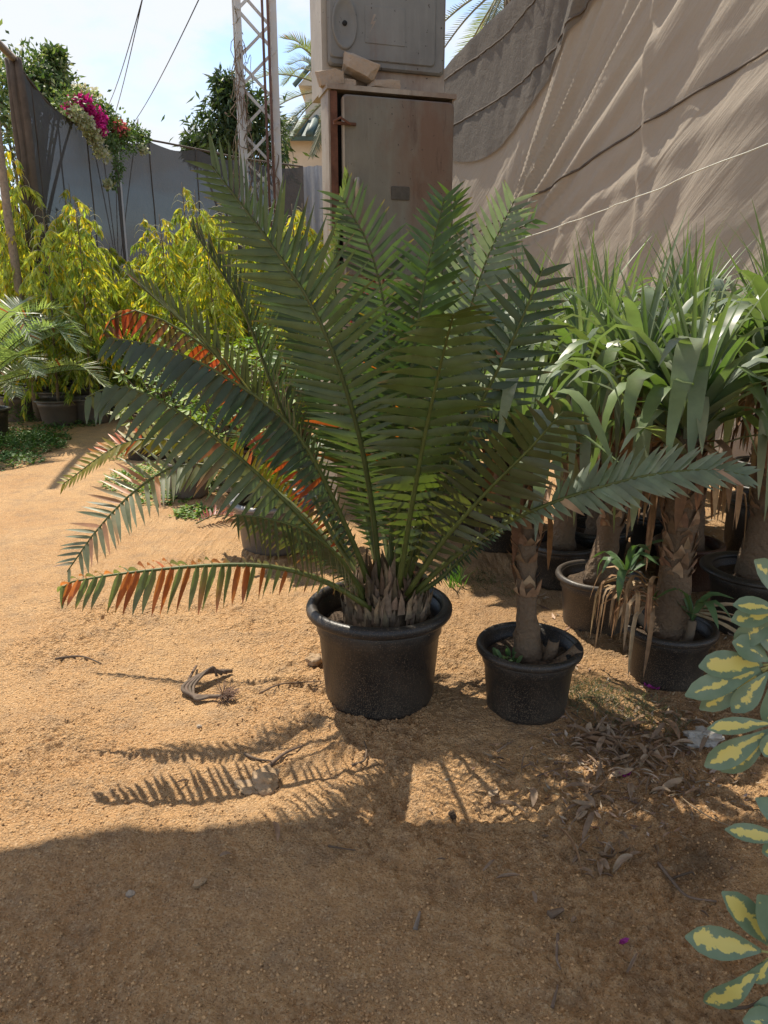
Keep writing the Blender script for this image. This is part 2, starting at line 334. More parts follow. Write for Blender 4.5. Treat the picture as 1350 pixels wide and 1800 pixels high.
# ------------------------------------------------------------------ unseen canopy above the photographer, added and shaped to shade the foreground sand
H = 3.2; off = SUN * (H / SUN.z)
e0 = gp(-900, 1560) + V(off.x, off.y, 0); e1 = gp(0, 1500) + V(off.x, off.y, 0); e2 = gp(470, 1452) + V(off.x, off.y, 0); e3 = V(1.9, e2.y + .02, 0); e4 = V(4.4, e2.y - .1, 0)
edge = cat([(p.x, p.y, H) for p in (e0, e1, e2, e3, e4)], 40); mb = MB()
rows = 14
for j in range(rows):
    for p in edge:
        t = j / (rows - 1); mb.v.append((p.x, p.y + (.6 - p.y) * t, H - .12 * math.sin(t * math.pi * 3) ** 2)); mb.c.append((1, 1, 1))
n = len(edge); mb.f = [(j * n + i, j * n + i + 1, (j + 1) * n + i + 1, (j + 1) * n + i) for j in range(rows - 1) for i in range(n - 1)]
sc_ = empty('added_canopy', (0, 0, 0)); tag(sc_, 'unseen net on steel pipes added overhead to shade the sand', 'canopy'); mb.build('net_panel', M['canopy'], sc_)
mb = MB(); mb.tube(edge, .02); mb.build('edge_pipe', M['tower'], sc_)
for x, y in ((edge[0].x, .65), (4.3, .65), (edge[0].x + .02, edge[0].y), (4.36, edge[-1].y)):
    mb = MB(); mb.tube([(x, y, -.05), (x, y, H)], .03); mb.build('post', M['tower'], sc_)

# ------------------------------------------------------------------ tan shade-cloth wall
WA, WB = V(4.55, 2.8, 0), V(.95, 14.4, 0); WD = (WB - WA); WL = WD.length; WD = WD / WL; WN = V(-WD.y, WD.x, 0)
if WN.x > 0: WN = -WN
def wall_sz(u, v):
    d = ray(u, v); o = V(0, 0, CAM_H) - WA; t = -o.dot(WN) / d.dot(WN); p = V(0, 0, CAM_H) + d * t; return (p - WA).dot(WD), p.z
pv_s, pv_z = wall_sz(868, 470)
def ridge(x): return 1 - abs(math.sin(x))
def cloth_off(s, z):
    a = math.atan2(z - pv_z, (pv_s - s) * 1.0); r = math.hypot(z - pv_z, pv_s - s)
    f = 0
    if s < pv_s + .3:
        e = math.exp(-((a - .72) / .42) ** 2) * min(1, r / .8)
        f += .17 * e * (mnoise.noise(V(a * 9, r * .12, 1)) + .8 * mnoise.noise(V(a * 21, r * .15, 4)))
    f += .15 * mnoise.noise(V(s * .32, z * .3, 9)) + .022 * mnoise.noise(V((s + z * 1.3) * 1.5, (z - s * .4) * .5, 5))
    f += .075 * mnoise.noise(V((s + z * .55) * 2.3, (z - s) * .22, 12)) * math.exp(-max(0, z - 2.2) * .7)
    sp = 3.55 + .1 * math.sin(z * 2)
    f += .05 * math.exp(-((s - wall_sz(1132, 300)[0]) / .07) ** 2)
    return f
def wall_pt(s, z, o=0): return WA + WD * s + V(0, 0, z) + WN * (cloth_off(s, z) + o)
TP = sorted([(0, 5.6), (WL * .35, 5.5)] + [wall_sz(*p) for p in ((898, 0), (850, 52), (800, 108), (772, 146))])
def top_z(s): return float(np.interp(s, [a for a, b in TP], [b for a, b in TP]))
cw = empty('shade_cloth_wall', (WA + WB) / 2); tag(cw, 'tall tan shade cloth wall with diagonal folds behind the yuccas', 'cloth wall')
inv = cw.location.copy()
NS, NZ = 300, 110; mb = MB()
for i in range(NS):
    s = WL * (i / (NS - 1))
    for j in range(NZ): mb.v.append(tuple(wall_pt(s, top_z(s) * j / (NZ - 1)) - inv)); mb.c.append((1, 1, 1))
mb.f = [(i * NZ + j, i * NZ + j + 1, (i + 1) * NZ + j + 1, (i + 1) * NZ + j) for i in range(NS - 1) for j in range(NZ - 1)]
mb.build('cloth_panel', M['cloth'], cw)
def lay(s, z): return .05 + .02 * mnoise.noise(V(s * 5, z * .4, 3)) + .012 * mnoise.noise(V(s * 14, z * .3, 8))
def cloth_strip(name, px, w, o, m):
    P = [wall_sz(*p) for p in px]; P = cat([(a, b, 0) for a, b in P], 60); mb = MB(); pts = []
    for p in P:
        z_ = p.y + .012 * mnoise.noise(V(p.x * 9, 2, 2)); pts.append(wall_pt(p.x, z_, o if o < .05 else lay(p.x, z_) + .008) - inv)
    mb.tube(pts, [w * (.7 + .6 * abs(mnoise.noise(V(p.x * 3, 1, 7)))) for p in P], 6, sq=.5); return mb.build(name, m, cw)
cloth_strip('seam', [(1420, 40), (1350, 92), (1180, 192), (1010, 300), (890, 380), (840, 412)], .018, .012, M['seam'])
cloth_strip('seam', [(1080, -40), (1040, 0), (960, 92), (880, 172), (770, 246)], .018, .085, M['seam'])
cloth_strip('seam', [(960, -30), (935, 0), (870, 76), (770, 157)], .018, .085, M['seam'])
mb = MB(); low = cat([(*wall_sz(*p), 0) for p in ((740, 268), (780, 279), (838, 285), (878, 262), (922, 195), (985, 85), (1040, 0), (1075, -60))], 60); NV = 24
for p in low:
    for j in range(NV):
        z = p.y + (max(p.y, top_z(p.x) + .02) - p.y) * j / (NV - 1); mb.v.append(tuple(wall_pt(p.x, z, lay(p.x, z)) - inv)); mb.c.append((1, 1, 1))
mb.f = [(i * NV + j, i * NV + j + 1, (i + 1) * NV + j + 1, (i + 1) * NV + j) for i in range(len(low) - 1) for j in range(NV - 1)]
tag(mb.build('shadow_sheet', M['clothshadow'], cw), 'darker sheet painting in a shadow with a curved lower edge')  # dark sheet stands in for a shadow cast across the tan cloth
for s in (.05, 4.2, 8.2, WL - .05):
    mb = MB(); b = WA + WD * s - WN * .42 - inv; mb.tube([b - V(0, 0, .1), b + V(0, 0, 5.2)], .05); mb.build('post', M['tower'], cw)
mb = MB(); pts = []
for i in range(30):
    t = i / 29; u = 884 + (1420 - 884) * t; v = 437 + (248 - 437) * t + 10 * math.sin(t * math.pi); s, z = wall_sz(u, v); pts.append(wall_pt(s, z, 0) + WN * .25)
mb.tube(pts, .006, 5); r_ = mb.build('guy_rope', M['rope']); tag(r_, 'thin pale rope stretched across the tan shade cloth', 'rope')

# ------------------------------------------------------------------ dark net fence and pale net
fp = [(-60, 20, 8.6), (26, 105, 10.6), (56, 147, 11.4), (100, 196, 12.6), (152, 226, 13.8), (200, 238, 14.8), (262, 246, 15.6), (345, 262, 16.2), (430, 279, 16.8), (532, 293, 17.4)]
fpts = [at(*p) for p in fp]
fe = empty('shade_net_fence', (fpts[4].x, fpts[4].y, 0)); tag(fe, 'dark grey shade net fence with sagging top behind the yellow saplings', 'fence'); fo = fe.location.copy()
for k in range(1, len(fpts) - 1):
    a, b = fpts[k], fpts[k + 1]; mb = MB(); nu, nv = 10, 24
    for i in range(nu):
        t = i / (nu - 1); p = a.lerp(b, t); sag = -.10 * math.sin(t * math.pi) if k > 4 else -.03 * math.sin(t * math.pi)
        for j in range(nv):
            z = (p.z + sag) * j / (nv - 1); w = .05 * mnoise.noise(V(p.x * 2.5, p.y * 2.5, z * .3)) + .02 * mnoise.noise(V(p.x * 9, p.y * 9, z * .4)); mb.v.append((p.x - fo.x + w, p.y - fo.y - w, z)); mb.c.append((1, 1, 1))
    mb.f = [(i * nv + j, i * nv + j + 1, (i + 1) * nv + j + 1, (i + 1) * nv + j) for i in range(nu - 1) for j in range(nv - 1)]
    mb.build('net_panel', M['net'], fe)
    if k > 1:
        mb = MB(); q = a - fo; mb.tube([(q.x + .03 * mnoise.noise(V(z * .8, k, 0)), q.y - .03, z) for z in np.linspace(0, a.z, 12)], .012, 5); mb.build('seam', M['seam'], fe)
mb = MB(); q = fpts[1] - fo
for d in range(4): mb.tube([(q.x - .06 + .05 * d + .04 * mnoise.noise(V(z, d, 1)), q.y - .05 - .02 * (d % 2), z) for z in np.linspace(0, q.z, 14)], .05, 6)
mb.build('gathered_edge', M['seam'], fe)
mb = MB(); mb.tube([p - fo - V(0, 0, .0) for p in cat(fpts[1:], 40)], .02, 5); mb.build('top_wire', M['seam'], fe)
mb = MB(); mb.tube([fpts[0] - fo, fpts[1] - fo], .045, 8); mb.build('top_pipe', M['wood'], fe)
for k in (1, 5, 8):
    mb = MB(); q = fpts[k] - fo; mb.tube([(q.x, q.y + .08, -.1), (q.x, q.y + .08, fpts[k].z)], .04, 8); mb.build('post', M['tower'], fe)
a, b = at(533, 293, 17.3), at(640, 286, 15.6); mb = MB(); nu, nv = 40, 20
for i in range(nu):
    p = a.lerp(b, i / (nu - 1))
    for j in range(nv): w = .05 * math.sin(i * 1.1 + .4 * math.sin(j)); mb.v.append((p.x, p.y + w, p.z * j / (nv - 1))); mb.c.append((1, 1, 1))
mb.f = [(i * nv + j, i * nv + j + 1, (i + 1) * nv + j + 1, (i + 1) * nv + j) for i in range(nu - 1) for j in range(nv - 1)]
tag(mb.build('pale_net_screen', M['netpale']), 'pale grey ribbed screen between the dark net fence and the cabinets', 'screen')

# wooden pole and green mesh by the fence
mb = MB(); mb.tube([at(22, 470, 10.0) * 1 + V(.1, 0, -2.0), at(14, 380, 10.0), at(-8, 200, 10.0), at(-16, 130, 10.0)], [.06, .055, .045, .04], 8); tag(mb.build('wooden_pole', M['wood']), 'slanting weathered wooden pole beside the dark net fence', 'pole')
mb = MB(); gm = [at(-90, 395, 12.0), at(17, 385, 12.2)]; NN = 26
for i in range(NN + 1):
    p = gm[0].lerp(gm[1], i / NN); mb.tube([(p.x, p.y, 0), (p.x, p.y, p.z)], .012, 4)
for j in range(60):
    z = gm[1].z * j / 60; mb.tube([(gm[0].x, gm[0].y, z), (gm[1].x, gm[1].y, z)], .010, 4)
tag(mb.build('green_mesh_panel', M['greenmesh']), 'green plastic mesh panel standing beside the wooden pole', 'mesh panel')

# ------------------------------------------------------------------ the two electrical cabinets
CA = R(17); cR = V(math.cos(CA), math.sin(CA), 0); cN = V(math.sin(CA), -math.cos(CA), 0); cU = V(0, 0, 1)
A0 = at(579, 300, 5.3); A0.z = 0
def px_x(p):
    t = (p.y * CP - (p.z - CAM_H) * SP); return 675 + FPX * p.x / t
def solve(o, d, target, z, lo=0.0, hi=3.0):
    for _ in range(50):
        m = (lo + hi) / 2; q = o + d * m; q = V(q.x, q.y, z)
        if (px_x(q) < target) == (d.dot(cR) > .5): lo = m
        else: hi = m
    return m
ZB = at(590, 488, 5.3).z; ZT = at(579, 150, 5.3).z
W1 = solve(A0, cR, 796, 2.6); D1 = .22
def rrect(mb, c, w, h, d, rad, nseg=5, bev=.008):
    pts = []
    for (sx, sz, a0) in ((1, 1, 0), (-1, 1, 90), (-1, -1, 180), (1, -1, 270)):
        for k in range(nseg + 1):
            a = R(a0 + 90 * k / nseg); pts.append((sx * (w / 2 - rad) + rad * math.cos(a), sz * (h / 2 - rad) + rad * math.sin(a)))
    n = len(pts); vs = []
    for (dd, sc) in ((0, 0), (d - bev, 0), (d, bev)):
        for x, z in pts: vs.append(c + cR * (x - math.copysign(sc, x)) + cU * (z - math.copysign(sc, z)) + cN * dd)
    fs = [(i * n + k, (i + 1) * n + k, (i + 1) * n + (k + 1) % n, i * n + (k + 1) % n) for i in range(2) for k in range(n)] + [tuple(range(2 * n, 3 * n))]
    mb.add(vs, fs)
def cab(o, x, z, dn, w, h, d): # box helper: x,z lower-left on the front plane, dn offset of its front face
    return (o + cR * (x + w / 2) + cU * (z + h / 2) + cN * (dn - d / 2), (w, d, h), (cR, cN, cU))
lc = empty('electrical_cabinet', (A0.x, A0.y, 0)); tag(lc, 'rusty grey steel cabinet with its door ajar on a concrete plinth', 'cabinet')
O = V(0, 0, 0); mb = MB()
HH = ZT - ZB
mb.box(*cab(O, .035, ZB, -D1 + .01, W1 - .035, HH - .02, .01)); mb.box(*cab(O, 0, ZB, 0, .012, HH, D1)); mb.box(*cab(O, W1 - .012, ZB, 0, .012, HH, D1))
mb.box(*cab(O, .0125, ZB, -.0015, W1 - .025, .05, D1 - .003)); mb.build('body', M['cabinet_side'], lc, False)
mb = MB(); mb.box(*cab(O, -.012, ZT - .022, .022, W1 + .024, .03, D1 + .03)); mb.build('top_lid', M['cabinet_side'], lc, False)
mb = MB(); mb.box(*cab(O, .013, ZB + .051, .008, .045, HH - .08, .03)); mb.build('door_frame', M['rust'], lc, False)
mb = MB(); mb.box(*cab(O, .06, ZB + .052, -.06, W1 - .075, HH - .08, .01)); mb.build('gap_shade_sheet', M['dark'], lc, False)  # near-black sheet paints in the shade behind the ajar door
mb = MB(); dw = W1 - .092; dh = HH - .06; rrect(mb, O + cR * (.082 + dw / 2) + cU * (ZB + .01 + dh / 2) + cN * .012, dw, dh, .03, .035, bev=.010); door = mb.build('door', M['cabinet'], lc, False)
mb = MB(); mb.box(*cab(O, .085, ZB + .02, .050, .010, dh - .03, .02)); mb.build('edge_strip', M['cabinet_side'], door, False)
mb = MB()
for x in (.05, .10, .15): mb.box(*cab(O, x - .03, ZT - .235, .062, .05, .016, .02))
mb.tube([cR * (.02) + cU * (ZT - .22) + cN * .06, cR * .06 + cU * (ZT - .20) + cN * .085, cR * .13 + cU * (ZT - .235) + cN * .08], .008, 6); mb.build('hasp', M['rust'], lc, False)
hx = solve(A0, cR, 623, 2.2)
mb = MB(); zz = at(623, 322, 5.3).z; mb.tube([cR * hx + cU * (zz + .02) + cN * .042, cR * hx + cU * (zz + .02) + cN * .075, cR * hx + cU * (zz - .03) + cN * .08, cR * hx + cU * (zz - .12) + cN * .06], [.014, .02, .016, .010], 8); mb.build('handle', M['cabinet_side'], door)
px_ = solve(A0, cR, 684, 2.2); zz = at(700, 348, 5.35).z
mb = MB(); rrect(mb, cR * (px_ + .065) + cU * (zz + .035) + cN * .043, .13, .085, .006, .008, bev=.002); mb.build('name_plate', M['plate'], door, False)
mb = MB(); mb.box(*cab(O, .02, -.05, -.02, W1 - .04, ZB - .14, D1 + .3)); pl = mb.build('plinth', M['concrete'], lc, False)
mb = MB(); mb.box(*cab(O, .1, ZB - .19, -.28, W1 - .2, .19, .12)); mb.build('back_support', M['concrete'], lc, False)
for k, (x0, x1) in enumerate(((.28, .16), (.34, .20), (.40, .12))):
    mb = MB(); mb.tube(cat([cR * x0 + cU * ZB - cN * .1, cR * (x0 - .05) + cU * (ZB - .05) + cN * .03, cR * (x1 + .03) + cU * (ZB - .13) + cN * .06, cR * x1 + cU * (ZB - .3 - .03 * k) + cN * .04], 14), .009, 6); mb.build('red_cable', M['redcable'], lc)
mb = MB(); mb.tube(cat([cR * .30 + cU * (ZB - .02) - cN * .08, cR * .31 + cU * (ZB - .12) + cN * .04, cR * .345 + cU * (ZB - .3) + cN * .03, cR * .35 + cU * (ZB - .9) + cN * .03], 14), .022, 8); mb.build('conduit', M['conduit'], lc)
# upper cabinet
UO = -cN * .15; ub = A0 + UO; sh = solve(ub, cR, 577, 3.2, -.5, .5) if px_x(V(ub.x, ub.y, 3.2)) < 577 else 0
W2 = solve(A0 + UO, cR, 783, 3.3); D2 = .34; ZT2 = 3.62
uc = empty('electrical_cabinet', A0 + UO + V(0, 0, ZT + .012)); tag(uc, 'upper grey steel cabinet with round lock recess standing on the rusty one', 'cabinet')
HU = ZT2 - ZT; mb = MB()
mb.box(*cab(O, .0, 0, -.005, W2, HU, D2)); mb.build('body', M['cabinet_side'], uc, False)
dw = W2 - .05; dh = HU - .16; mb = MB(); rrect(mb, cR * (.035 + dw / 2) + cU * (.14 + dh / 2) + cN * -.002, dw, dh, .035, .03, bev=.012); d2 = mb.build('door', M['cabinet_up'], uc, False)
def upx(u, v):
    d = ray(u, v); o = V(0, 0, CAM_H) - (A0 + UO + cN * .033); t = -o.dot(cN) / d.dot(cN); p = V(0, 0, CAM_H) + d * t - (A0 + UO); return p.dot(cR), p.z - ZT - .012
x0, z0 = upx(598, 120); x1, z1 = upx(755, 112); mb = MB(); za = .29; 
xa, _ = upx(582, 60); xb, zb = upx(757, 118); h_ = HU - zb - .05
mb2 = MB(); rrect(mb2, cR * ((x0 + xb) / 2 - .02) + cU * (zb + h_ / 2) + cN * .0335, xb - x0 + .10, h_, .010, .03, bev=.006); mb2.build('pressed_panel', M['cabinet_up'], d2, False)
cx_, cz_ = upx(605, 42); mb = MB(); prof = [(.104, .000), (.100, .012), (.092, .014), (.080, .003), (.04, .0015), (.0, .0015)]
vs = []; nn = 28
for r, d in prof:
    for k in range(nn): a = 2 * math.pi * k / nn; vs.append(cR * (cx_ + r * .82 * math.cos(a)) + cU * (cz_ + r * 1.5 * math.sin(a)) + cN * (.0425 + d))
mb.add(vs, [(i * nn + k, i * nn + (k + 1) % nn, (i + 1) * nn + (k + 1) % nn, (i + 1) * nn + k) for i in range(5) for k in range(nn)]); lk = mb.build('lock_recess', M['cabinet_up'], d2)
mb = MB(); mb.tube([cR * cx_ + cU * cz_ + cN * .044, cR * cx_ + cU * cz_ + cN * .052], .016, 10); mb.build('keyhole', M['dark'], lk)
qa, qb = upx(641, 76), upx(711, 18); mb = MB(); rrect(mb, cR * ((qa[0] + qb[0]) / 2) + cU * ((qa[1] + qb[1]) / 2) + cN * .0435, qb[0] - qa[0], qb[1] - qa[1], .004, .004, bev=.0015); pn = mb.build('sign_plate', M['cabinet_up'], d2, False)
mb = MB(); B = [upx(*p) for p in ((656, 26), (650, 44), (655, 43), (647, 62), (660, 38), (654, 39), (660, 27))]; mb.add([cR * a + cU * b + cN * .0485 for a, b in B], [(0, 1, 2, 4, 5, 6), (2, 3, 4)]); mb.build('lightning_mark', M['cabinet_side'], pn, False)
# stones on the lower cabinet lid
def on_lid(u): return A0 + cR * solve(A0, cR, u, ZT) - cN * .07 + V(0, 0, ZT + .008)
for (u, rr, sq, sd, tilt, lab) in ((634, .115, (1.15, .55, .52), 3, .35, 'tilted sandy stone block leaning on two others on the cabinet'), (678, .09, (1.25, .6, .38), 8, 0, 'flat grey stone lying on the cabinet lid'), (583, .085, (1.15, .7, .62), 12, -.1, 'crumbling mud-caked stone at the corner of the cabinet lid'), (615, .06, (1.0, .7, .45), 17, 0, 'small sandy stone between two larger ones on the cabinet')):
    mb = MB(); block(mb, rr, sq, sd); zmin = min(v[2] for v in mb.v); o = mb.build('stone', M['stone'], smooth=False)
    o.location = on_lid(u) + V(0, 0, -zmin + (.07 if tilt > .2 else 0)); o.rotation_euler = (0, tilt, .2); tag(o, lab, 'stone', 'stones on the lower cabinet')

# ------------------------------------------------------------------ lattice tower
tb = at(462, 400, 14.2); tw = empty('lattice_tower', (tb.x, tb.y, 0), R(14)); tag(tw, 'pale lattice steel tower wrapped in dry vines behind the saplings', 'tower')
TH, hw = 9.0, .29
corners = [(-hw, -hw), (hw, -hw), (hw, hw), (-hw, hw)]
for k, (x, y) in enumerate(corners):
    mb = MB(); mb.box((x, y, TH / 2 - .05), (.105, .018, TH + .1)); mb.box((x + (.043 if x < 0 else -.043) - (.087 if x < 0 else -.087), y + .045 * (1 if y < 0 else -1), TH / 2 - .05), (.018, .075, TH + .1)); mb.build('leg', M['tower'], tw, False)
nb = 16
for k in range(4):
    a, b = V(*corners[k], 0), V(*corners[(k + 1) % 4], 0)
    for j in range(nb):
        z0, z1 = TH * j / nb, TH * (j + 1) / nb
        p, q = (a, b) if (j + k) % 2 else (b, a); mb = MB(); p = p + V(0, 0, z0); q = q + V(0, 0, z1); d = (q - p); l_ = d.length; d.normalize(); s_ = (b - a).normalized(); nrm = d.cross(V(0, 0, 1)).normalized(); mb.box((p + q) / 2 + nrm * .02, (l_, .03, .045), (d, nrm, nrm.cross(d))); mb.build('brace', M['tower'], tw, False)
for x in (.10, .19):
    mb = MB(); mb.tube([(x, -hw - .09, 0), (x, -hw - .09, TH)], .022, 8); mb.build('rusty_pipe', M['rustpole'], tw)
mb = MB(); r2 = random.Random(4)
for k in range(110):
    p = V(-hw - .02 + r2.gauss(0, .05), -hw + r2.uniform(-.1, .1), r2.uniform(1.5, 6.2)) if k % 3 else V(r2.uniform(-hw, hw), -hw, r2.uniform(2.4, 4.2)); pts = [p]
    for i in range(8): p = p + V(r2.gauss(0, .045), r2.gauss(0, .03), r2.gauss(-.09, .10)); pts.append(p)
    mb.tube(cat(pts, 14), .005 + r2.random() * .004, 4, cap=False, col=jit((.22, .16, .11), .3, r2))
mb.build('dry_vine', M['dry'], tw)
# overhead wires
for i, (p, q, lab) in enumerate((((240, -10, 12), (179, 178, 24), 'overhead wire meeting a second one at its upper end'), ((242, -10, 12), (186, 215, 24), 'overhead wire running just beside its twin'), ((335, -10, 12), (214, 216, 24), 'lone overhead wire crossing the cloudy sky'))):
    a, b = at(*p), at(*q); a = a + (a - b) * .35; b = b + (b - a) * .4; mb = MB(); mb.tube([a.lerp(b, t / 20) - V(0, 0, .45 * math.sin(t / 20 * math.pi)) for t in range(21)], .008, 5); tag(mb.build('overhead_wire', M['wire']), lab, 'wire', 'wires over the yard')

# ------------------------------------------------------------------ house far behind
h0 = at(490, 236, 27); hs = empty('tiled_house', (h0.x, h0.y, 0)); tag(hs, 'cream house with green tiled eaves beyond the nets', 'house')
zr = h0.z; mb = MB(); mb.box((3.0, 2.6, (zr - .15) / 2), (6.0, 5, zr - .15)); mb.build('wall', M['cream'], hs, False)
mb = MB(); mb.add([(-.25, -.35, zr - .12), (6.2, -.35, zr - .12), (6.2, 2.6, zr + 1.0), (-.25, 2.6, zr + 1.0), (-.25, 5.5, zr - .12), (6.2, 5.5, zr - .12)], [(0, 1, 2, 3), (3, 2, 5, 4)]); rf = mb.build('roof', M['rooftile'], hs, False)
m0 = None
for i in range(16):
    if m0 is None:
        mb = MB(); mb.tube([(0, -.42, 0), (0, 1.0, .54), (0, 2.6, 1.15)], .13, 8, sq=1.0); m0 = mb.build('roof_tile', M['rooftile'], rf); o = m0
    else: o = m0.copy(); COL.objects.link(o); o.parent = rf
    o.location = (-.15 + i * .4, 0, zr - .1)
mb = MB(); mb.box((3, -.37, zr - .2), (6.5, .06, .14)); mb.build('eave_board', M['rooftile'], hs, False)
g0 = at(524, 150, 30); mb = MB(); q = g0 - V(h0.x, h0.y, 0); mb.add([q, q + V(.1, 0, 0) + (at(556, 108, 30) - g0), q + (at(620, 108, 30) - g0), q + (at(620, 152, 30) - g0), q + V(0, 3, 0), q + V(0, 3, 0) + (at(556, 108, 30) - g0), q + V(0, 3, 0) + (at(620, 108, 30) - g0), q + V(0, 3, 0) + (at(620, 152, 30) - g0)], [(0, 3, 2, 1), (4, 5, 6, 7), (0, 1, 5, 4), (1, 2, 6, 5), (0, 4, 7, 3)]); mb.build('upper_gable', M['cream'], hs, False)
mb = MB(); mb.tube([q + V(-.15, -.05, -.02), q + V(.0, -.05, .05) + (at(556, 108, 30) - g0)], .09, 6); mb.build('gable_verge', M['rooftile'], hs, False)
mb = MB(); mb.box((q.x + 1.2, q.y + 1.4, q.z / 2 + .2), (2, 2, q.z + .3)); mb.build('upper_storey', M['cream'], hs, False)

# ------------------------------------------------------------------ fronds (cycads, palms)
def frond(parent, path, n=40, Lf=.25, Wf=.04, roll=0., roll1=None, vee=.25, f0=82, f1=35, droop=.10, col=(.03, .07, .03), tip=None, red=.012, redc=(.22, .05, .022), start=.10, seg=5, indiv=False, r0=.012, name='frond', mats=('frond', 'rachis'), twist=.35, rnd=rng, rcol=(.10, .12, .03), minw=.30, curl=0., jitter=.05, gap=0., redzone=None, ov=.80):
    P, LEN = resample(cat(path, 60), 48); m = len(P); T = [(P[min(i + 1, m - 1)] - P[max(i - 1, 0)]).normalized() for i in range(m)]
    if Wf is None: Wf = LEN * (1 - start) / n * ov
    h = P[-1] - P[0]; h.z = 0; h = h.normalized() if h.length > 1e-4 else V(0, -1, 0)
    Nr = V(0, 0, 1) - h; N = (Nr - T[0] * Nr.dot(T[0])).normalized(); Ns = []
    for i in range(m): N = (N - T[i] * N.dot(T[i])).normalized(); Ns.append(N.copy())
    mb = MB(); rp = P[::3] + ([P[-1]] if (m - 1) % 3 else []); mb.tube(rp, [r0 * (1 - .8 * i / (len(rp) - 1)) for i in range(len(rp))], 6, col=rcol)
    fr = mb.build(name, M[mats[1]], parent); allb = MB(); roll1 = roll if roll1 is None else roll1
    for side in (-1, 1):
        for k in range(n):
            s = start + (1 - start) * (k + .5 + rnd.uniform(-.12, .12)) / n
            if rnd.random() < gap: continue
            x = s * (m - 1); i = min(int(x), m - 2); p = P[i].lerp(P[i + 1], x - i); t = T[i].lerp(T[i + 1], x - i).normalized(); N = Ns[i]; S = t.cross(N)
            a = roll + (roll1 - roll) * s; ca, sa = math.cos(a), math.sin(a); S, N = S * ca + N * sa, N * ca - S * sa
            q = (s - start) / (1 - start); env = min(1, .13 + q * 1.9) * (1 if q < .6 else 1 - .55 * ((q - .6) / .4) ** 1.6)
            ln = Lf * env * (1 + rnd.uniform(-jitter, jitter)); w = Wf * max(minw, min(1, .4 + env * .7)) * (1 + rnd.uniform(-.08, .08))
            ve = vee + rnd.uniform(-.10, .10); fw = R(f0 + (f1 - f0) * q ** 1.8 + rnd.uniform(-4, 4))
            D = (S * side * math.cos(ve) + N * math.sin(ve)); D = (D * math.sin(fw) + t * math.cos(fw)).normalized()
            wa = t - D * t.dot(D); wa.normalize(); nn = D.cross(wa); tw_ = twist * side + rnd.uniform(-.15, .15); wa = wa * math.cos(tw_) + nn * math.sin(tw_)
            c0 = jit(col, .16, rnd); c1 = jit(tip or col, .2, rnd)
            rr = red if redzone is None else (red if redzone[0] < q < redzone[1] else .01)
            if rnd.random() < rr: c0 = jit(redc, .3, rnd) if rnd.random() < .6 else c0; c1 = jit(redc, .35, rnd)
            vs = []; cs = []; dd = D.copy(); pos = p.copy(); tc_ = curl + rnd.uniform(-.12, .12); lt = rnd.uniform(-.55, .55); tan_ = rnd.random() < .35
            for j in range(seg + 1):
                u = j / seg; ww = w * .5 * (min(1, .72 + 1.4 * u) * (1 - u ** 2.3) ** .9 if j < seg else .04)
                if j == 0: ww = w * .28
                nn = dd.cross(wa).normalized(); wv = wa * math.cos(lt * u) + nn * math.sin(lt * u); nn = nn if nn.dot(N) > 0 else -nn
                for e in (-1, 0, 1): vs.append(pos + wv * ww * e + nn * (.16 * ww * abs(e)))
                cs += [(.20, .13, .06) if tan_ and j == seg else mixc(c0, c1, u ** 1.5)] * 3
                pos = pos + dd * ln / seg; dd = (dd + V(0, 0, -1) * droop * 2.4 * u / seg * 2 + t * tc_ * u / seg * 2).normalized()
            fs = [(j * 3 + e, j * 3 + e + 1, j * 3 + 4 + e, j * 3 + 3 + e) for j in range(seg) for e in (0, 1)]
            if side < 0: fs = [tuple(reversed(f)) for f in fs]
            if indiv: b = MB(); b.add(vs, fs, cs); b.build('leaflet', M[mats[0]], fr)
            else: allb.add(vs, fs, cs)
    if not indiv: tag(allb.build('leaflets', M[mats[0]], fr), kind='stuff')
    return fr

def make_pot(parent, D, Hh, db, m, mr=None, rim=.022, soil=.06, seed=0, rimh=.03, n=56):
    Rt, Rb = D / 2 - rim * .6, db / 2; mb = MB(); zs = Hh * .72
    rz = Rb + (Rt - Rb) * .72
    mb.lathe([(0, .0), (Rb * .9, .0), (Rb, .012), (Rb + .003, .03), (rz - .002, zs), (rz + .006, zs + .008), (Rt, Hh - rimh * .4), (Rt - .008, Hh - rimh * .4), (rz - .006, zs), (Rb * .98, .06)], n, wob=.009, seed=seed); p = mb.build('pot', m, parent)
    mb = MB(); pr = []
    for k in range(13):
        a = math.pi * (1.25 - 1.5 * k / 12); pr.append((Rt + rim * .45 + rim * .75 * math.cos(a), Hh - rimh * .5 + rimh * .55 * math.sin(a)))
    mb.lathe([(Rt - .006, Hh - rimh)] + pr + [(Rt + .0, Hh - rimh * .95)], n, wob=.009, seed=seed); mb.build('rim', mr or m, p)
    mb = MB(); zz = Hh - soil; rs = Rb + (Rt - Rb) * (zz / Hh) - .010; rings = 8
    vs = [(0, 0, zz + .01)]; fs = []
    for i in range(1, rings + 1):
        for k in range(28):
            a = 2 * math.pi * k / 28; r = rs * i / rings; vs.append((r * math.cos(a), r * math.sin(a), zz + (.028 * mnoise.noise(V(r * 14 * math.cos(a), r * 14 * math.sin(a), seed)) if i < rings else -.01)))
    fs = [(0, 1 + k, 1 + (k + 1) % 28) for k in range(28)] + [(1 + i * 28 + k, 1 + (i + 1) * 28 + k, 1 + (i + 1) * 28 + (k + 1) % 28, 1 + i * 28 + (k + 1) % 28) for i in range(rings - 1) for k in range(28)]
    mb.add(vs, fs); mb.build('soil', M['soil'], parent)
    return p

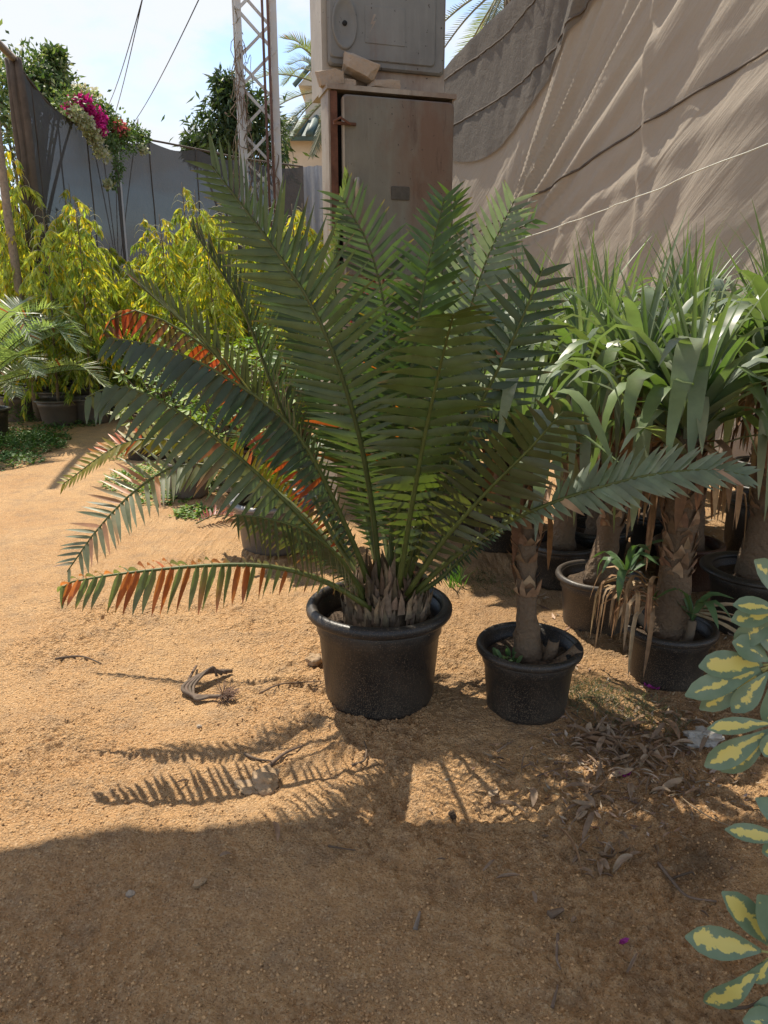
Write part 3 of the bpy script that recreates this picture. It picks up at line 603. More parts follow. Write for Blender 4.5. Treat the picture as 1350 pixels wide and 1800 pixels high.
# ------------------------------------------------------------------ the large cycad
pc = V(-.018, 2.71, 0); pc.z = gz(pc.x, pc.y) - .012
cy = empty('potted_cycad', pc); tag(cy, 'large cycad with spreading dark fronds, some rusty red, in big black pot', 'cycad')
make_pot(cy, .535, .415, .425, M['pot'], rim=.03, soil=.085, seed=2, rimh=.045)
# caudex of overlapping dry leaf bases
mb = MB(); mb.lathe([(0, .25), (.12, .26), (.145, .34), (.14, .41), (.10, .47), (.0, .50)], 20, col=(.12, .085, .05))
for k in range(260):
    a = k * 2.39996 + rng.uniform(-.2, .2); zq = .31 + .20 * (k / 260) + rng.uniform(-.008, .008); rr = .150 - .06 * max(0, (zq - .40) / .11) + rng.uniform(-.008, .01); o = V(math.cos(a), math.sin(a), 0); s_ = V(-o.y, o.x, 0); b = o * rr + V(.03, 0, zq); w = rng.uniform(.011, .019); hgt = .085 * rng.uniform(.6, 1.5); sk_ = s_ * rng.uniform(-.02, .02)
    c = jit(rng.choice([(.17, .12, .075), (.11, .075, .045), (.24, .175, .11)]), .25); vs = [b - s_ * w, b + s_ * w, b + o * .014 + V(0, 0, .012), b - s_ * w * .7 + V(0, 0, hgt * .5) + o * .004, b + s_ * w * .7 + V(0, 0, hgt * .5) + o * .004, b + sk_ + V(0, 0, hgt) + o * rng.uniform(-.005, .03)]
    mb.add(vs, [(0, 2, 3), (2, 1, 4), (3, 2, 5), (2, 4, 5), (0, 1, 2)], c)
mb.build('caudex', M['caudex'], cy)
BLUE = (.040, .060, .050); MID = (.052, .085, .030); OLV = (.075, .10, .03); PALE = (.15, .18, .13); TEAL = (.046, .072, .042); GREY = (.085, .105, .06); YEL = (.20, .20, .03)
LP = [at(*p) for p in ((685, 1040, 2.71),)][0]
FR = [
 # pixel path base..tip with depth, keyword options
 ([(668, 1030, 2.66), (655, 900, 2.60), (625, 740, 2.5), (560, 560, 2.42), (470, 420, 2.42), (372, 292, 2.5)], dict(f1=28, n=49, Lf=0.25, col=(.070, .098, .036), tip=(.085, .12, .04), vee=.15, roll=-.85, droop=.07, red=.0, rcol=(.08, .10, .03), indiv=True)),
 ([(672, 1030, 2.74), (640, 880, 2.85), (590, 690, 3.0), (520, 500, 3.12), (425, 368, 3.2)], dict(n=46, Lf=0.25, col=TEAL, roll=.45, vee=.3)),
 ([(652, 1030, 2.70), (600, 910, 2.72), (500, 730, 2.72), (425, 540, 2.72), (338, 402, 2.75)], dict(f1=30, f0=62, n=44, Lf=0.19, col=BLUE, tip=GREY, vee=.55, droop=.08)),
 ([(648, 1035, 2.74), (600, 950, 2.85), (510, 780, 2.95), (420, 670, 2.98), (330, 575, 3.0), (225, 485, 3.0)], dict(f1=30, f0=58, n=44, Lf=0.16, col=GREY, vee=0.6, droop=.02, red=.08)),
 ([(650, 1040, 2.72), (590, 950, 2.86), (500, 780, 3.02), (420, 660, 3.1), (300, 570, 3.1), (215, 545, 3.06), (180, 590, 3.02)], dict(f1=70, f0=92, n=51, Lf=0.165, col=(.07, .045, .025), vee=-0.8, roll=0.3, droop=0.25, red=.72, redc=(.30, .055, .020))),
 ([(655, 1045, 2.66), (610, 930, 2.58), (520, 760, 2.5), (400, 665, 2.44), (290, 612, 2.42), (190, 594, 2.44)], dict(f1=68, f0=92, n=44, Lf=0.19, col=BLUE, tip=(.05, .078, .062), ov=1.0, vee=-0.85, roll=0.28, droop=0.3, red=.03)),
 ([(645, 1050, 2.64), (600, 990, 2.56), (520, 900, 2.48), (410, 795, 2.42), (300, 715, 2.38), (210, 678, 2.36), (150, 700, 2.36)], dict(f1=66, f0=92, n=37, Lf=0.21, col=(.065, .09, .062), tip=(.08, .105, .07), vee=-0.8, roll=0.3, ov=.95, droop=0.32, red=.20, redc=(.20, .075, .05), redzone=(.35, .66), indiv=True)),
 ([(640, 1050, 2.74), (560, 930, 3.0), (440, 830, 3.2), (330, 780, 3.3), (220, 778, 3.3), (110, 852, 3.25)], dict(f1=50, f0=70, n=67, Lf=0.12, col=YEL, tip=(.17, .14, .02), vee=.1, roll=.75, droop=.05, red=.16, redc=(.42, .10, .02), redzone=(.4, .9))),
 ([(640, 1052, 2.68), (560, 960, 2.75), (450, 850, 2.8), (340, 815, 2.8), (260, 845, 2.74), (180, 920, 2.66), (118, 1005, 2.6)], dict(start=.3, n=44, Lf=0.17, col=PALE, vee=.05, roll=.7, droop=.06, red=.14, redc=(.36, .20, .14), gap=.06)),
 ([(640, 1058, 2.60), (600, 985, 2.46), (540, 935, 2.36), (470, 912, 2.28), (412, 905, 2.22)], dict(f0=95, n=31, Lf=0.21, col=(.048, .068, .04), tip=(.085, .075, .03), vee=-0.6, roll=0.25, droop=0.4, red=.10, redc=(.22, .06, .03), f1=85, redzone=(.15, .5), minw=.6)),
 ([(655, 1072, 2.58), (580, 1026, 2.50), (490, 998, 2.46), (390, 993, 2.42), (250, 1004, 2.37), (130, 1022, 2.33), (105, 1036, 2.32)], dict(n=36, Lf=0.165, col=(.13, .17, .11), tip=(.12, .13, .07), vee=-.55, roll=.45, droop=.34, ov=1.1, red=.50, redc=(.36, .115, .06), gap=.06, f0=85, f1=55, start=.13, twist=.9, indiv=True)),
 ([(685, 1025, 2.76), (690, 850, 2.95), (690, 640, 3.1), (655, 450, 3.18), (600, 345, 3.2)], dict(n=46, Lf=0.24, col=TEAL, vee=.22, red=.03, redzone=(.6, .8))),
 ([(690, 1020, 2.82), (640, 760, 3.3), (590, 520, 3.5), (600, 400, 3.55), (612, 305, 3.55)], dict(n=51, Lf=0.11, col=(.12, .16, .06), vee=.9, droop=0, f0=50, f1=20, roll=1.2)),
 ([(695, 1030, 2.70), (705, 860, 2.72), (725, 640, 2.78), (752, 470, 2.84), (782, 345, 2.92)], dict(n=40, Lf=0.22, col=(.055, .10, .032), tip=(.062, .115, .036), vee=.12, droop=.06, red=.0, f1=48, minw=.6)),
 ([(700, 1035, 2.60), (722, 900, 2.50), (752, 740, 2.34), (782, 610, 2.20), (795, 562, 2.12), (798, 552, 2.05)], dict(n=28, Lf=0.2, col=(.060, .082, .026), tip=(.07, .085, .028), vee=.0, droop=.15, red=.02, redc=(.16, .05, .03), f1=75, minw=.8, indiv=True)),
 ([(705, 1030, 2.78), (745, 880, 2.95), (800, 640, 3.2), (850, 470, 3.35), (905, 350, 3.45)], dict(n=44, Lf=0.23, col=(.16, .20, .18), tip=(.18, .22, .20), roll=-.6, vee=.35, droop=.08)),
 ([(712, 1035, 2.66), (760, 900, 2.62), (830, 740, 2.56), (900, 600, 2.5), (955, 470, 2.46)], dict(n=29, Lf=0.225, col=(.040, .062, .024), roll=.95, vee=.1, droop=.05, f1=55, minw=.75, red=.0)),
 ([(715, 1045, 2.60), (780, 950, 2.5), (860, 860, 2.38), (930, 790, 2.28), (990, 722, 2.2)], dict(n=26, Lf=0.19, col=(.065, .075, .026), tip=(.075, .075, .03), roll=.85, vee=.0, droop=.12, f1=60, red=.03, minw=.7, redc=(.24, .07, .04))),
 ([(715, 1040, 2.74), (775, 950, 2.82), (850, 825, 2.88), (955, 672, 2.92)], dict(n=38, Lf=0.12, col=(.10, .12, .12), vee=.9, droop=0, roll=.5)),
 ([(720, 1050, 2.62), (790, 985, 2.56), (870, 930, 2.50), (960, 888, 2.44), (1060, 855, 2.38), (1160, 832, 2.34), (1250, 826, 2.3), (1312, 836, 2.28)], dict(n=32, Lf=0.15, ov=1.05, twist=.15, col=(.14, .19, .14), tip=(.18, .22, .16), vee=.02, roll=-.75, droop=.05, start=.32, red=.04, redc=(.4, .27, .2), f0=62, f1=28)),
 ([(705, 1020, 2.85), (760, 800, 3.3), (820, 560, 3.6), (880, 430, 3.7), (942, 385, 3.65)], dict(n=44, Lf=0.19, col=(.09, .16, .02), vee=.2, droop=.03)),
 ([(715, 1055, 2.64), (770, 1020, 2.62), (820, 975, 2.6), (885, 928, 2.56)], dict(n=28, Lf=0.07, col=(.035, .06, .035), vee=.1, droop=.2, roll=-.5)),
 ([(670, 1020, 2.82), (625, 860, 3.15), (570, 690, 3.4), (510, 560, 3.5)], dict(n=44, Lf=0.23, col=TEAL, vee=.3)),
 ([(695, 1015, 2.85), (720, 820, 3.2), (750, 600, 3.4), (790, 420, 3.45), (800, 345, 3.42)], dict(n=44, Lf=0.22, col=MID, vee=.3)),
 ([(710, 1020, 2.84), (770, 860, 3.1), (850, 690, 3.25), (930, 560, 3.3)], dict(n=41, Lf=0.22, col=MID, vee=.25, red=.05)),
 ([(690, 1015, 2.85), (685, 820, 3.1), (670, 640, 3.2), (650, 520, 3.2)], dict(n=41, Lf=0.22, col=MID, vee=.3, red=.1, redc=(.45, .12, .02))),
 ([(705, 1030, 2.64), (735, 930, 2.6), (790, 780, 2.62), (860, 640, 2.66)], dict(n=38, Lf=0.19, col=(.03, .05, .016), vee=.25, red=.08)),
]
for path, kw in FR:
    frond(cy, [at(*p) - pc for p in path], **{**dict(Wf=None, f0=84, f1=48), **kw})

# ------------------------------------------------------------------ yuccas
def strap(mb, base, az, el, ln, w, bend_at, bend, rnd, c0, c1, seg=10, fold=.35, stiff=0.):
    o = V(math.cos(az), math.sin(az), 0); s_ = V(-o.y, o.x, 0); pos = Vector(base); e = el; vs = []; cs = []; side = rnd.uniform(-.25, .25); tw_ = rnd.uniform(-.5, .5)
    for j in range(seg + 1):
        u = j / seg; ww = w * .5 * (min(1, .32 + u * 2.6) if u < .5 else max(.03, 1 - ((u - .5) / .5) ** 2.2)) if not stiff else w * .5 * (.6 + 1.6 * u if u < .25 else max(.02, (1 - u) / .75)); d = o * math.cos(e) + V(0, 0, math.sin(e)); a = tw_ * u
        up = V(0, 0, 1) * math.cos(e) - o * math.sin(e); sv = s_ * math.cos(a) + up * math.sin(a); up = up * math.cos(a) - s_ * math.sin(a)
        fo_ = fold * (1 - u * .6)
        for q in (-1, 0, 1): vs.append(pos + sv * ww * q * math.cos(fo_) + up * ww * abs(q) * math.sin(fo_))
        cs += [mixc(c0, c1, u)] * 3
        pos = pos + (d + s_ * side * u * .4).normalized() * ln / seg
        k = math.exp(-((u - bend_at) / .16) ** 2); e -= bend * k * .36 * (10 / seg) + .03
        if e < -1.5: e = -1.5
    mb.add(vs, [(j * 3 + q, j * 3 + 1 + q, j * 3 + 4 + q, j * 3 + 3 + q) for j in range(seg) for q in (0, 1)], cs)
def trunk(parent, pts, radii, rnd, name='trunk', m='bark', rings=26, n=18):
    P, _ = resample(cat(pts, 40), rings); k = len(radii) - 1; rr = []
    for i in range(rings):
        x = i / (rings - 1) * k; a = min(int(x), k - 1); rr.append((radii[a] + (radii[a + 1] - radii[a]) * (x - a)) * (1 + rnd.uniform(-.05, .05)))
    mb = MB(); mb.tube(P, rr, n); mb.v = [tuple(Vector(v) + V(mnoise.noise(Vector(v) * 22), mnoise.noise(Vector(v) * 22 + V(5, 5, 5)), 0) * .012 + V(v[0] - P[0].x, v[1] - P[0].y, 0) * (.10 * abs(math.sin(v[2] * 70 + 2 * mnoise.noise(Vector(v) * 6))))) for v in mb.v]
    t = mb.build(name, M[m], parent)
    return t, P, rr
def bark_scales(parent, P, rr, rnd, z0, z1, n, ln=.06):
    mb = MB()
    for k in range(n):
        i = rnd.randint(int(z0 * (len(P) - 1)), int(z1 * (len(P) - 1))); a = rnd.uniform(0, 2 * math.pi); o = V(math.cos(a), math.sin(a), 0); s_ = V(-o.y, o.x, 0); b = P[i] + o * rr[i] * .97; l_ = ln * rnd.uniform(.5, 1.4); w = rnd.uniform(.012, .03); c = jit(rnd.choice([(.26, .16, .09), (.20, .12, .07), (.34, .23, .14)]), .25, rnd); f = rnd.uniform(.15, .7)
        mb.add([b - s_ * w, b + s_ * w, b - s_ * w * .8 + V(0, 0, l_ * .5) + o * .012, b + s_ * w * .8 + V(0, 0, l_ * .5) + o * .012, b + V(0, 0, l_) + o * l_ * f], [(0, 1, 3, 2), (2, 3, 4)], c)
    return mb.build('bark_flakes', M['dry'], parent)
YG = [(.105, .165, .055), (.085, .145, .045), (.14, .19, .085), (.15, .19, .125), (.10, .135, .10), (.22, .25, .165)]
def crown(parent, c, n, ln, w, rnd, up=.35, droopy=.5, lit=1.0):
    n = int(n * 1.25); w *= .78; c = c - V(0, 0, .10)
    for k in range(n):
        f = k / n; az = k * 2.39996 + rnd.uniform(-.7, .7); mb = MB(); col = jit(rnd.choice(YG), .15, rnd); tipc = jit(mixc(col, (.17, .22, .11), .5), .1, rnd)
        b = V(c.x + rnd.uniform(-.015, .015), c.y + rnd.uniform(-.015, .015), c.z + .26 * f)
        if f > 1 - up: strap(mb, b, az, R(rnd.uniform(58, 88)), ln * rnd.uniform(.6, 1.15), w * rnd.uniform(.45, .75), .9, rnd.uniform(0, .25), rnd, col, tipc, fold=.6, stiff=1)
        elif rnd.random() < droopy + .12: strap(mb, b, az, R(rnd.uniform(30, 78)), ln * rnd.uniform(.85, 1.25), w * rnd.uniform(.8, 1.1), rnd.uniform(.32, .66), rnd.uniform(1.3, 2.8), rnd, col, tipc, fold=.2)
        else: strap(mb, b, az, R(rnd.uniform(25, 68)), ln * rnd.uniform(.8, 1.1), w, .7, rnd.uniform(.3, .9), rnd, col, tipc, fold=.35)
        mb.build('leaf', M['yucca'], parent)
    for k in range(11):
        mb = MB(); col = jit(rnd.choice([(.20, .24, .16), (.16, .20, .15), (.11, .155, .10), (.25, .28, .19)]), .15, rnd)
        strap(mb, c + V(0, 0, rnd.uniform(.08, .22)), k * 2.39996 + rnd.uniform(-.5, .5), R(rnd.uniform(48, 78)), ln * rnd.uniform(1.05, 1.45), w * rnd.uniform(1.05, 1.35), rnd.uniform(.30, .48), rnd.uniform(2.2, 3.2), rnd, col, jit(col, .15, rnd), fold=.12, seg=12)
        mb.build('leaf', M['yucca'], parent)
def skirt(parent, c, n, ln, rnd, r0=.05):
    for k in range(n):
        a = rnd.uniform(0, 2 * math.pi); mb = MB(); cc = jit(rnd.choice([(.24, .13, .06), (.30, .18, .09), (.17, .09, .045)]), .25, rnd); o = V(math.cos(a), math.sin(a), 0)
        strap(mb, c + o * r0 + V(0, 0, rnd.uniform(-.12, .1)), a, R(rnd.uniform(-50, 20)), ln * rnd.uniform(.5, 1.1), .04 * rnd.uniform(.5, 1.2), .25, 1.6, rnd, cc, jit(cc, .2, rnd), seg=7, fold=.5)
        mb.build('dry_leaf', M['dry'], parent)
def yucca(px, base_px, D, Hh, db, pm, lab, tpts, rad, crownz, n, ln, w, seed, up=.3, droopy=.5, sk=14, rim=.02, rimm=None):
    rnd = random.Random(seed); p = gp(*base_px) if base_px else px; p.z = gz(p.x, p.y) - .012
    y = empty('potted_yucca', p, 0); tag(y, lab, 'yucca', 'potted yuccas along the cloth wall'); make_pot(y, D, Hh, db, M[pm], M[rimm] if rimm else None, rim=rim, soil=.05, seed=seed, n=40)
    t, P, rr = trunk(y, tpts, rad, rnd); bark_scales(t, P, rr, rnd, .35, .97, 130)
    top = P[-1]; crown(y, top - V(0, 0, .06), n, ln, w, rnd, up, droopy)
    if sk: skirt(y, top - V(0, 0, .10), sk, .42, rnd, rr[-1])
    return y
def S(h, lx=0, ly=0, z0=.2): return [(0, 0, z0), (lx * .25, ly * .25, z0 + (h - z0) * .35), (lx * .6, ly * .6, z0 + (h - z0) * .7), (lx, ly, h)]
y1 = yucca(None, (924, 1237), .385, .275, .305, 'pot', 'yucca with slim bare trunk and sawn stumps in black pot beside the large cycad', S(.98, -.03, .22, .2), [.056, .037, .040, .044, .046], 1.0, 24, .60, .07, 11, .08, .75, 12)
rnd = random.Random(3)
for (x, y_, dx, dz) in ((.055, -.02, .02, .10), (.085, -.055, .075, .085), (.06, -.09, .06, .055), (.03, .02, .03, .06)):
    mb = MB(); a = V(x + .01, y_, .205); b = a + V(dx, -.02, dz); mb.tube([a, a.lerp(b, .5) + V(.005, 0, -.005), b], [.026, .024, .021], 10); st = mb.build('sawn_stump', M['bark'], y1)
    mb = MB(); d = (b - a).normalized(); mb.tube([b - d * .002, b + d * .006], [.0205, .017], 10); mb.build('cut_end', M['dark'], st)
mb = MB()
for k in range(14):
    b = V(-.09 + rnd.uniform(-.04, .04), -.05 + rnd.uniform(-.04, .04), .225); strap(mb, b, rnd.uniform(0, 6.3), R(rnd.uniform(20, 80)), .05, .018, .6, .8, rnd, (.08, .14, .05), (.12, .2, .08), seg=4)
mb.build('weed', M['foliage'], y1)
yucca(None, (985, 1018), .40, .25, .33, 'pot', 'yucca in plain black pot between the cycad and the leaning trunk', S(1.08, .05, .1), [.07, .055, .055, .06, .06], 1.2, 38, .66, .08, 12, .25, .6, 24)
yucca(None, (1048, 1096), .40, .275, .315, 'potdusty', 'yucca with pale leaning trunk in dusty brown-black pot', S(1.12, .16, .12, .22), [.075, .052, .06, .06, .06], 1.2, 40, .70, .085, 13, .28, .6, 26)
y4 = yucca(None, (1168, 1186), .355, .245, .285, 'pot', 'yucca with shaggy dry skirt and leafy offshoots in black pot by the litter', S(1.05, .02, .06, .19), [.075, .06, .06, .062, .062], 1.1, 42, .68, .085, 14, .25, .68, 34)
rnd = random.Random(5)
for (x, y_, z, nl, l_) in ((-.20, .0, .46, 9, .26), (.05, -.09, .30, 7, .28)):
    mb = MB(); mb.tube(cat([(x * .3, y_ * .5, .19), (x * .8, y_, z * .7), (x, y_, z)], 8), [.018] * 8, 8); of = mb.build('offshoot', M['stem'], y4)
    for k in range(nl): mb = MB(); c = jit((.08, .14, .06), .15, rnd); strap(mb, (x, y_, z), k * 2.4, R(rnd.uniform(25, 80)), l_ * rnd.uniform(.7, 1.1), .034, .4, rnd.uniform(.8, 2.0), rnd, c, jit(c, .2, rnd), seg=7); mb.build('leaf', M['yucca'], of)
for k in range(30):
    mb = MB(); cc = jit(rnd.choice([(.33, .21, .11), (.28, .16, .08), (.40, .28, .17)]), .2, rnd); a = rnd.uniform(2.2, 4.6); strap(mb, (-.13 + rnd.uniform(-.07, .05), -.04 + rnd.uniform(-.08, .05), .42 + rnd.uniform(-.08, .05)), a, R(rnd.uniform(-20, 50)), rnd.uniform(.2, .42), .02, .3, rnd.uniform(1.5, 2.6), rnd, cc, jit(cc, .2, rnd), seg=8, fold=.7); mb.build('dry_leaf', M['dry'], y4)
for k in range(5):
    mb = MB(); cc = jit((.42, .31, .19), .15, rnd); strap(mb, (.02, -.06, .33), rnd.uniform(-1.2, .3), R(5), rnd.uniform(.25, .4), .03, .5, .5, rnd, cc, cc, seg=6, fold=.6); mb.build('dry_leaf', M['dry'], y4)
yucca(None, (1203, 1022), .36, .26, .30, 'potbrown', 'yucca with thick trunk in brown-red pot behind the shaggy one', S(1.15, -.03, .1), [.085, .07, .065, .065, .065], 1.3, 42, .70, .085, 15, .28, .6, 30)
yucca(None, (1316, 1098), .46, .33, .34, 'pot', 'yucca with scaly swollen trunk in wide thick-rimmed black pot', S(1.25, .05, .05, .26), [.10, .065, .075, .085, .08], 1.2, 42, .74, .09, 16, .28, .62, 46, rim=.04)
BK = [(2.28, 4.35, 1.2, 'potdusty'), (1.35, 4.75, 1.15, 'pot'), (2.0, 5.2, 1.2, 'pot'), (.95, 5.1, 1.1, 'potdusty'), (2.75, 5.2, 1.25, 'pot'), (1.6, 5.85, 1.25, 'pot'), (2.45, 6.1, 1.3, 'pot'), (.75, 4.6, 1.0, 'pot'), (1.72, 4.45, 1.1, 'pot'), (1.25, 4.15, 1.0, 'pot'), (3.1, 6.0, 1.25, 'pot'), (2.2, 3.75, 1.15, 'pot')]
bl = ['yucca in tall black bag-like pot behind the wide-rimmed one', 'yucca standing behind the leaning one in the second row', 'yucca in the back row close to the cloth folds', 'yucca behind the cycad, close to the cabinet plinth', 'tall yucca in the corner against the tan cloth', 'yucca in the rear row in front of the rope', 'rearmost yucca against the cloth wall', 'short yucca half hidden behind the dark cycad fronds', 'yucca between the brown-red pot and the back row', 'yucca squeezed between the leaning trunk and the brown-red pot', 'tall back-row yucca whose leaves touch the cloth', 'yucca standing behind the wide thick-rimmed pot']
for k, ((x, y_, h, pm), lab) in enumerate(zip(BK, bl)):
    yucca(V(x, y_, 0), None, .38, .40 if k == 0 else .28, .34 if k == 0 else .30, pm, lab, S(h, .04 * math.sin(k), .05), [.07, .055, .055, .06, .06], h, 40, .80, .08, 30 + k, .46, .5, 22)

# ------------------------------------------------------------------ yellow mast-tree saplings
def leaf2(mb, b, d, s_, ln, w, c, bow=.25):
    nn = d.cross(s_); m_ = b + d * ln * .45 + nn * ln * bow * .3
    mb.add([b, m_ - s_ * w * .5, m_ + s_ * w * .5, b + d * ln, m_ + nn * w * .22], [(0, 1, 4), (0, 4, 2), (1, 3, 4), (4, 3, 2)], c)
SCOL = [(.46, .53, .10), (.52, .54, .08), (.34, .44, .08), (.66, .52, .04), (.21, .32, .06), (.42, .50, .12)]
def sapling(seed, Hh):
    rnd = random.Random(seed); t = empty('mast_tree_sapling', (0, 0, 0)); make_pot(t, .56, .40, .42, M['potgrey'], rim=.025, soil=.06, seed=seed, n=24)
    lean = V(rnd.uniform(-.12, .12), rnd.uniform(-.1, .1), 0); st = [V(0, 0, .3), V(lean.x * .3, lean.y * .3, Hh * .35), V(lean.x, lean.y, Hh * .7), V(lean.x * 1.3, lean.y, Hh)]; P = cat(st, 30)
    mb = MB(); mb.tube(P, [.022 * (1 - .8 * i / 29) for i in range(30)], 6); mb.build('stem', M['stem'], t)
    tw_ = MB(); fo_ = MB(); nb = 70
    for k in range(nb):
        f = .16 + .82 * (k / nb); i = min(29, int(f * 29)); p = P[i]; a = k * 2.4 + rnd.uniform(-.4, .4); L_ = (.56 * (1 - f) + .13) * rnd.uniform(.7, 1.25); o = V(math.cos(a), math.sin(a), 0)
        pts = [p, p + o * L_ * .45 + V(0, 0, L_ * .22), p + o * L_ * .85 + V(0, 0, -L_ * .05), p + o * L_ + V(0, 0, -L_ * .45)]; Q = cat(pts, 10); tw_.tube(Q, [.004] * 10, 3, cap=False, col=(.35, .33, .2))
        bias = rnd.random()
        if f > .80 and rnd.random() < .5: continue
        for j in range(rnd.randint(18, 46)):
            q = Q[rnd.randint(2, 9)]; d = V(rnd.gauss(0, .32), rnd.gauss(0, .32), -1) + o * rnd.uniform(0, .6); d.normalize(); s_ = d.cross(V(rnd.gauss(0, 1), rnd.gauss(0, 1), .1)).normalized()
            c = SCOL[min(5, int(abs(rnd.gauss(bias * 4, 1.4))))] if f > rnd.uniform(.05, .6) else rnd.choice([SCOL[4], SCOL[2], (.20, .29, .05), (.15, .22, .04)]); leaf2(fo_, q, d, s_, rnd.uniform(.08, .20), rnd.uniform(.024, .046), jit(c, .25, rnd))
    tw_.build('twigs', M['dry'], t); fo_.build('foliage', M['sapling'], t); return t
protos = [sapling(s, h) for s, h in ((1, 3.05), (2, 3.35), (3, 2.8), (4, 3.15))]
used = [False] * 4
SAP = [(30, 10.9, 1.02), (72, 10.3, 1.05), (132, 10.6, 1.03), (190, 11.0, .93), (100, 11.6, 1.0), (165, 11.9, .98), (236, 12.0, .82), (8, 11.8, 1.0), (60, 12.6, 1.02), (290, 12.0, .86), (330, 11.4, .95), (372, 11.0, .97), (412, 11.5, .97), (355, 12.4, 1.0), (455, 12.0, .95), (500, 12.2, .97), (540, 11.8, .98), (310, 10.6, .80), (440, 10.9, .88), (128, 13.2, .98), (576, 12.4, .94), (520, 10.6, .84), (215, 12.9, .9), (400, 12.9, 1.0), (20, 10.2, .9), (150, 9.9, .84), (250, 11.2, .78), (90, 9.7, .86), (475, 11.2, .9), (280, 11.4, .74), (385, 10.2, .84)]
for i, (u, Y, s_) in enumerate(SAP):
    k = i % 4; p = at(u, 600, Y); o = protos[k] if not used[k] else copy_tree(protos[k]); used[k] = True
    o.location = (p.x, Y, gz(p.x, Y) - .01); o.rotation_euler.z = i * 1.7; o.scale = (1, 1, s_); tag(o, 'sapling with drooping yellow-green leaves in a faded black pot by the net fence', 'sapling', 'yellow saplings in front of the net fence')
# small young sapling in the dusty pot on the path edge
sp_ = empty('mast_tree_sapling', gp(108, 738)); sp_.location.z = -.01; tag(sp_, 'young sapling with bare thin stem in dusty pot at the path edge', 'sapling'); make_pot(sp_, .62, .42, .48, M['potgrey'], rim=.03, soil=.06, seed=4, n=40)
rnd = random.Random(8); mb = MB(); mb.tube(cat([(0, 0, .3), (.02, 0, .8), (-.03, 0, 1.3), (0, .02, 1.9)], 12), .018, 6); mb.build('stem', M['stem'], sp_); mb = MB()
for k in range(380):
    z = rnd.uniform(.75, 1.9); a = rnd.uniform(0, 6.3); r_ = rnd.uniform(0, .42); d = V(rnd.gauss(0, .35), rnd.gauss(0, .35), -1).normalized(); leaf2(mb, V(r_ * math.cos(a), r_ * math.sin(a), z), d, d.cross(V(rnd.gauss(0, 1), rnd.gauss(0, 1), 0)).normalized(), rnd.uniform(.1, .18), .036, jit(rnd.choice(SCOL[2:]), .2, rnd))
mb.build('foliage', M['sapling'], sp_)

# ------------------------------------------------------------------ smaller cycads (left edge, behind the big one)
def small_cycad(loc, lab, seed, nfr, ln, col, D=.5, Hh=.38, pm='potdusty', rimm=None, zc=.5, Lf=.15, elev=(15, 75)):
    rnd = random.Random(seed); t = empty('potted_cycad', loc); t.location.z = gz(loc.x, loc.y) - .012; tag(t, lab, 'cycad'); make_pot(t, D, Hh, D * .8, M[pm], M[rimm] if rimm else None, rim=.03, soil=.07, seed=seed, n=40)
    mb = MB(); mb.lathe([(0, Hh - .1), (.09, Hh - .1), (.10, zc - .05), (.06, zc + .03), (0, zc + .05)], 12, col=(.15, .1, .06)); mb.build('caudex', M['caudex'], t)
    for k in range(nfr):
        a = k * 2.39996 + rnd.uniform(-.2, .2); e = R(rnd.uniform(*elev)); o = V(math.cos(a), math.sin(a), 0); l_ = ln * rnd.uniform(.8, 1.15); b = V(0, 0, zc)
        pts = [b, b + (o * math.cos(e) + V(0, 0, math.sin(e))) * l_ * .4, b + o * math.cos(e * .8) * l_ * .8 + V(0, 0, math.sin(e) * l_ * .62), b + o * (math.cos(e * .7) * l_) + V(0, 0, math.sin(e) * l_ * .55 - .12 * l_)]
        frond(t, pts, n=56, Lf=Lf, Wf=.021, col=jit(col, .25, rnd), vee=.35, droop=.06, red=.02, seg=3, r0=.009, rnd=rnd, minw=.7)
    return t
small_cycad(at(-28, 700, 8.6) * 1, 'feathery silver-green cycad in a pot beside the path', 21, 34, 1.45, (.24, .29, .18), zc=.6, Lf=.27, elev=(5, 70))
pb = gp(486, 957); small_cycad(pb, 'small cycad in brown pot with pale grey rim behind the large one', 23, 9, .55, (.07, .11, .03), D=.55, Hh=.33, pm='potgrey', rimm='potrim', zc=.36, Lf=.13, elev=(25, 65))
small_cycad(V(.55, 5.0, 0), 'silvery cycad at the foot of the cabinet plinth', 25, 16, .95, (.13, .17, .13), zc=.95, Lf=.2, Hh=.45)

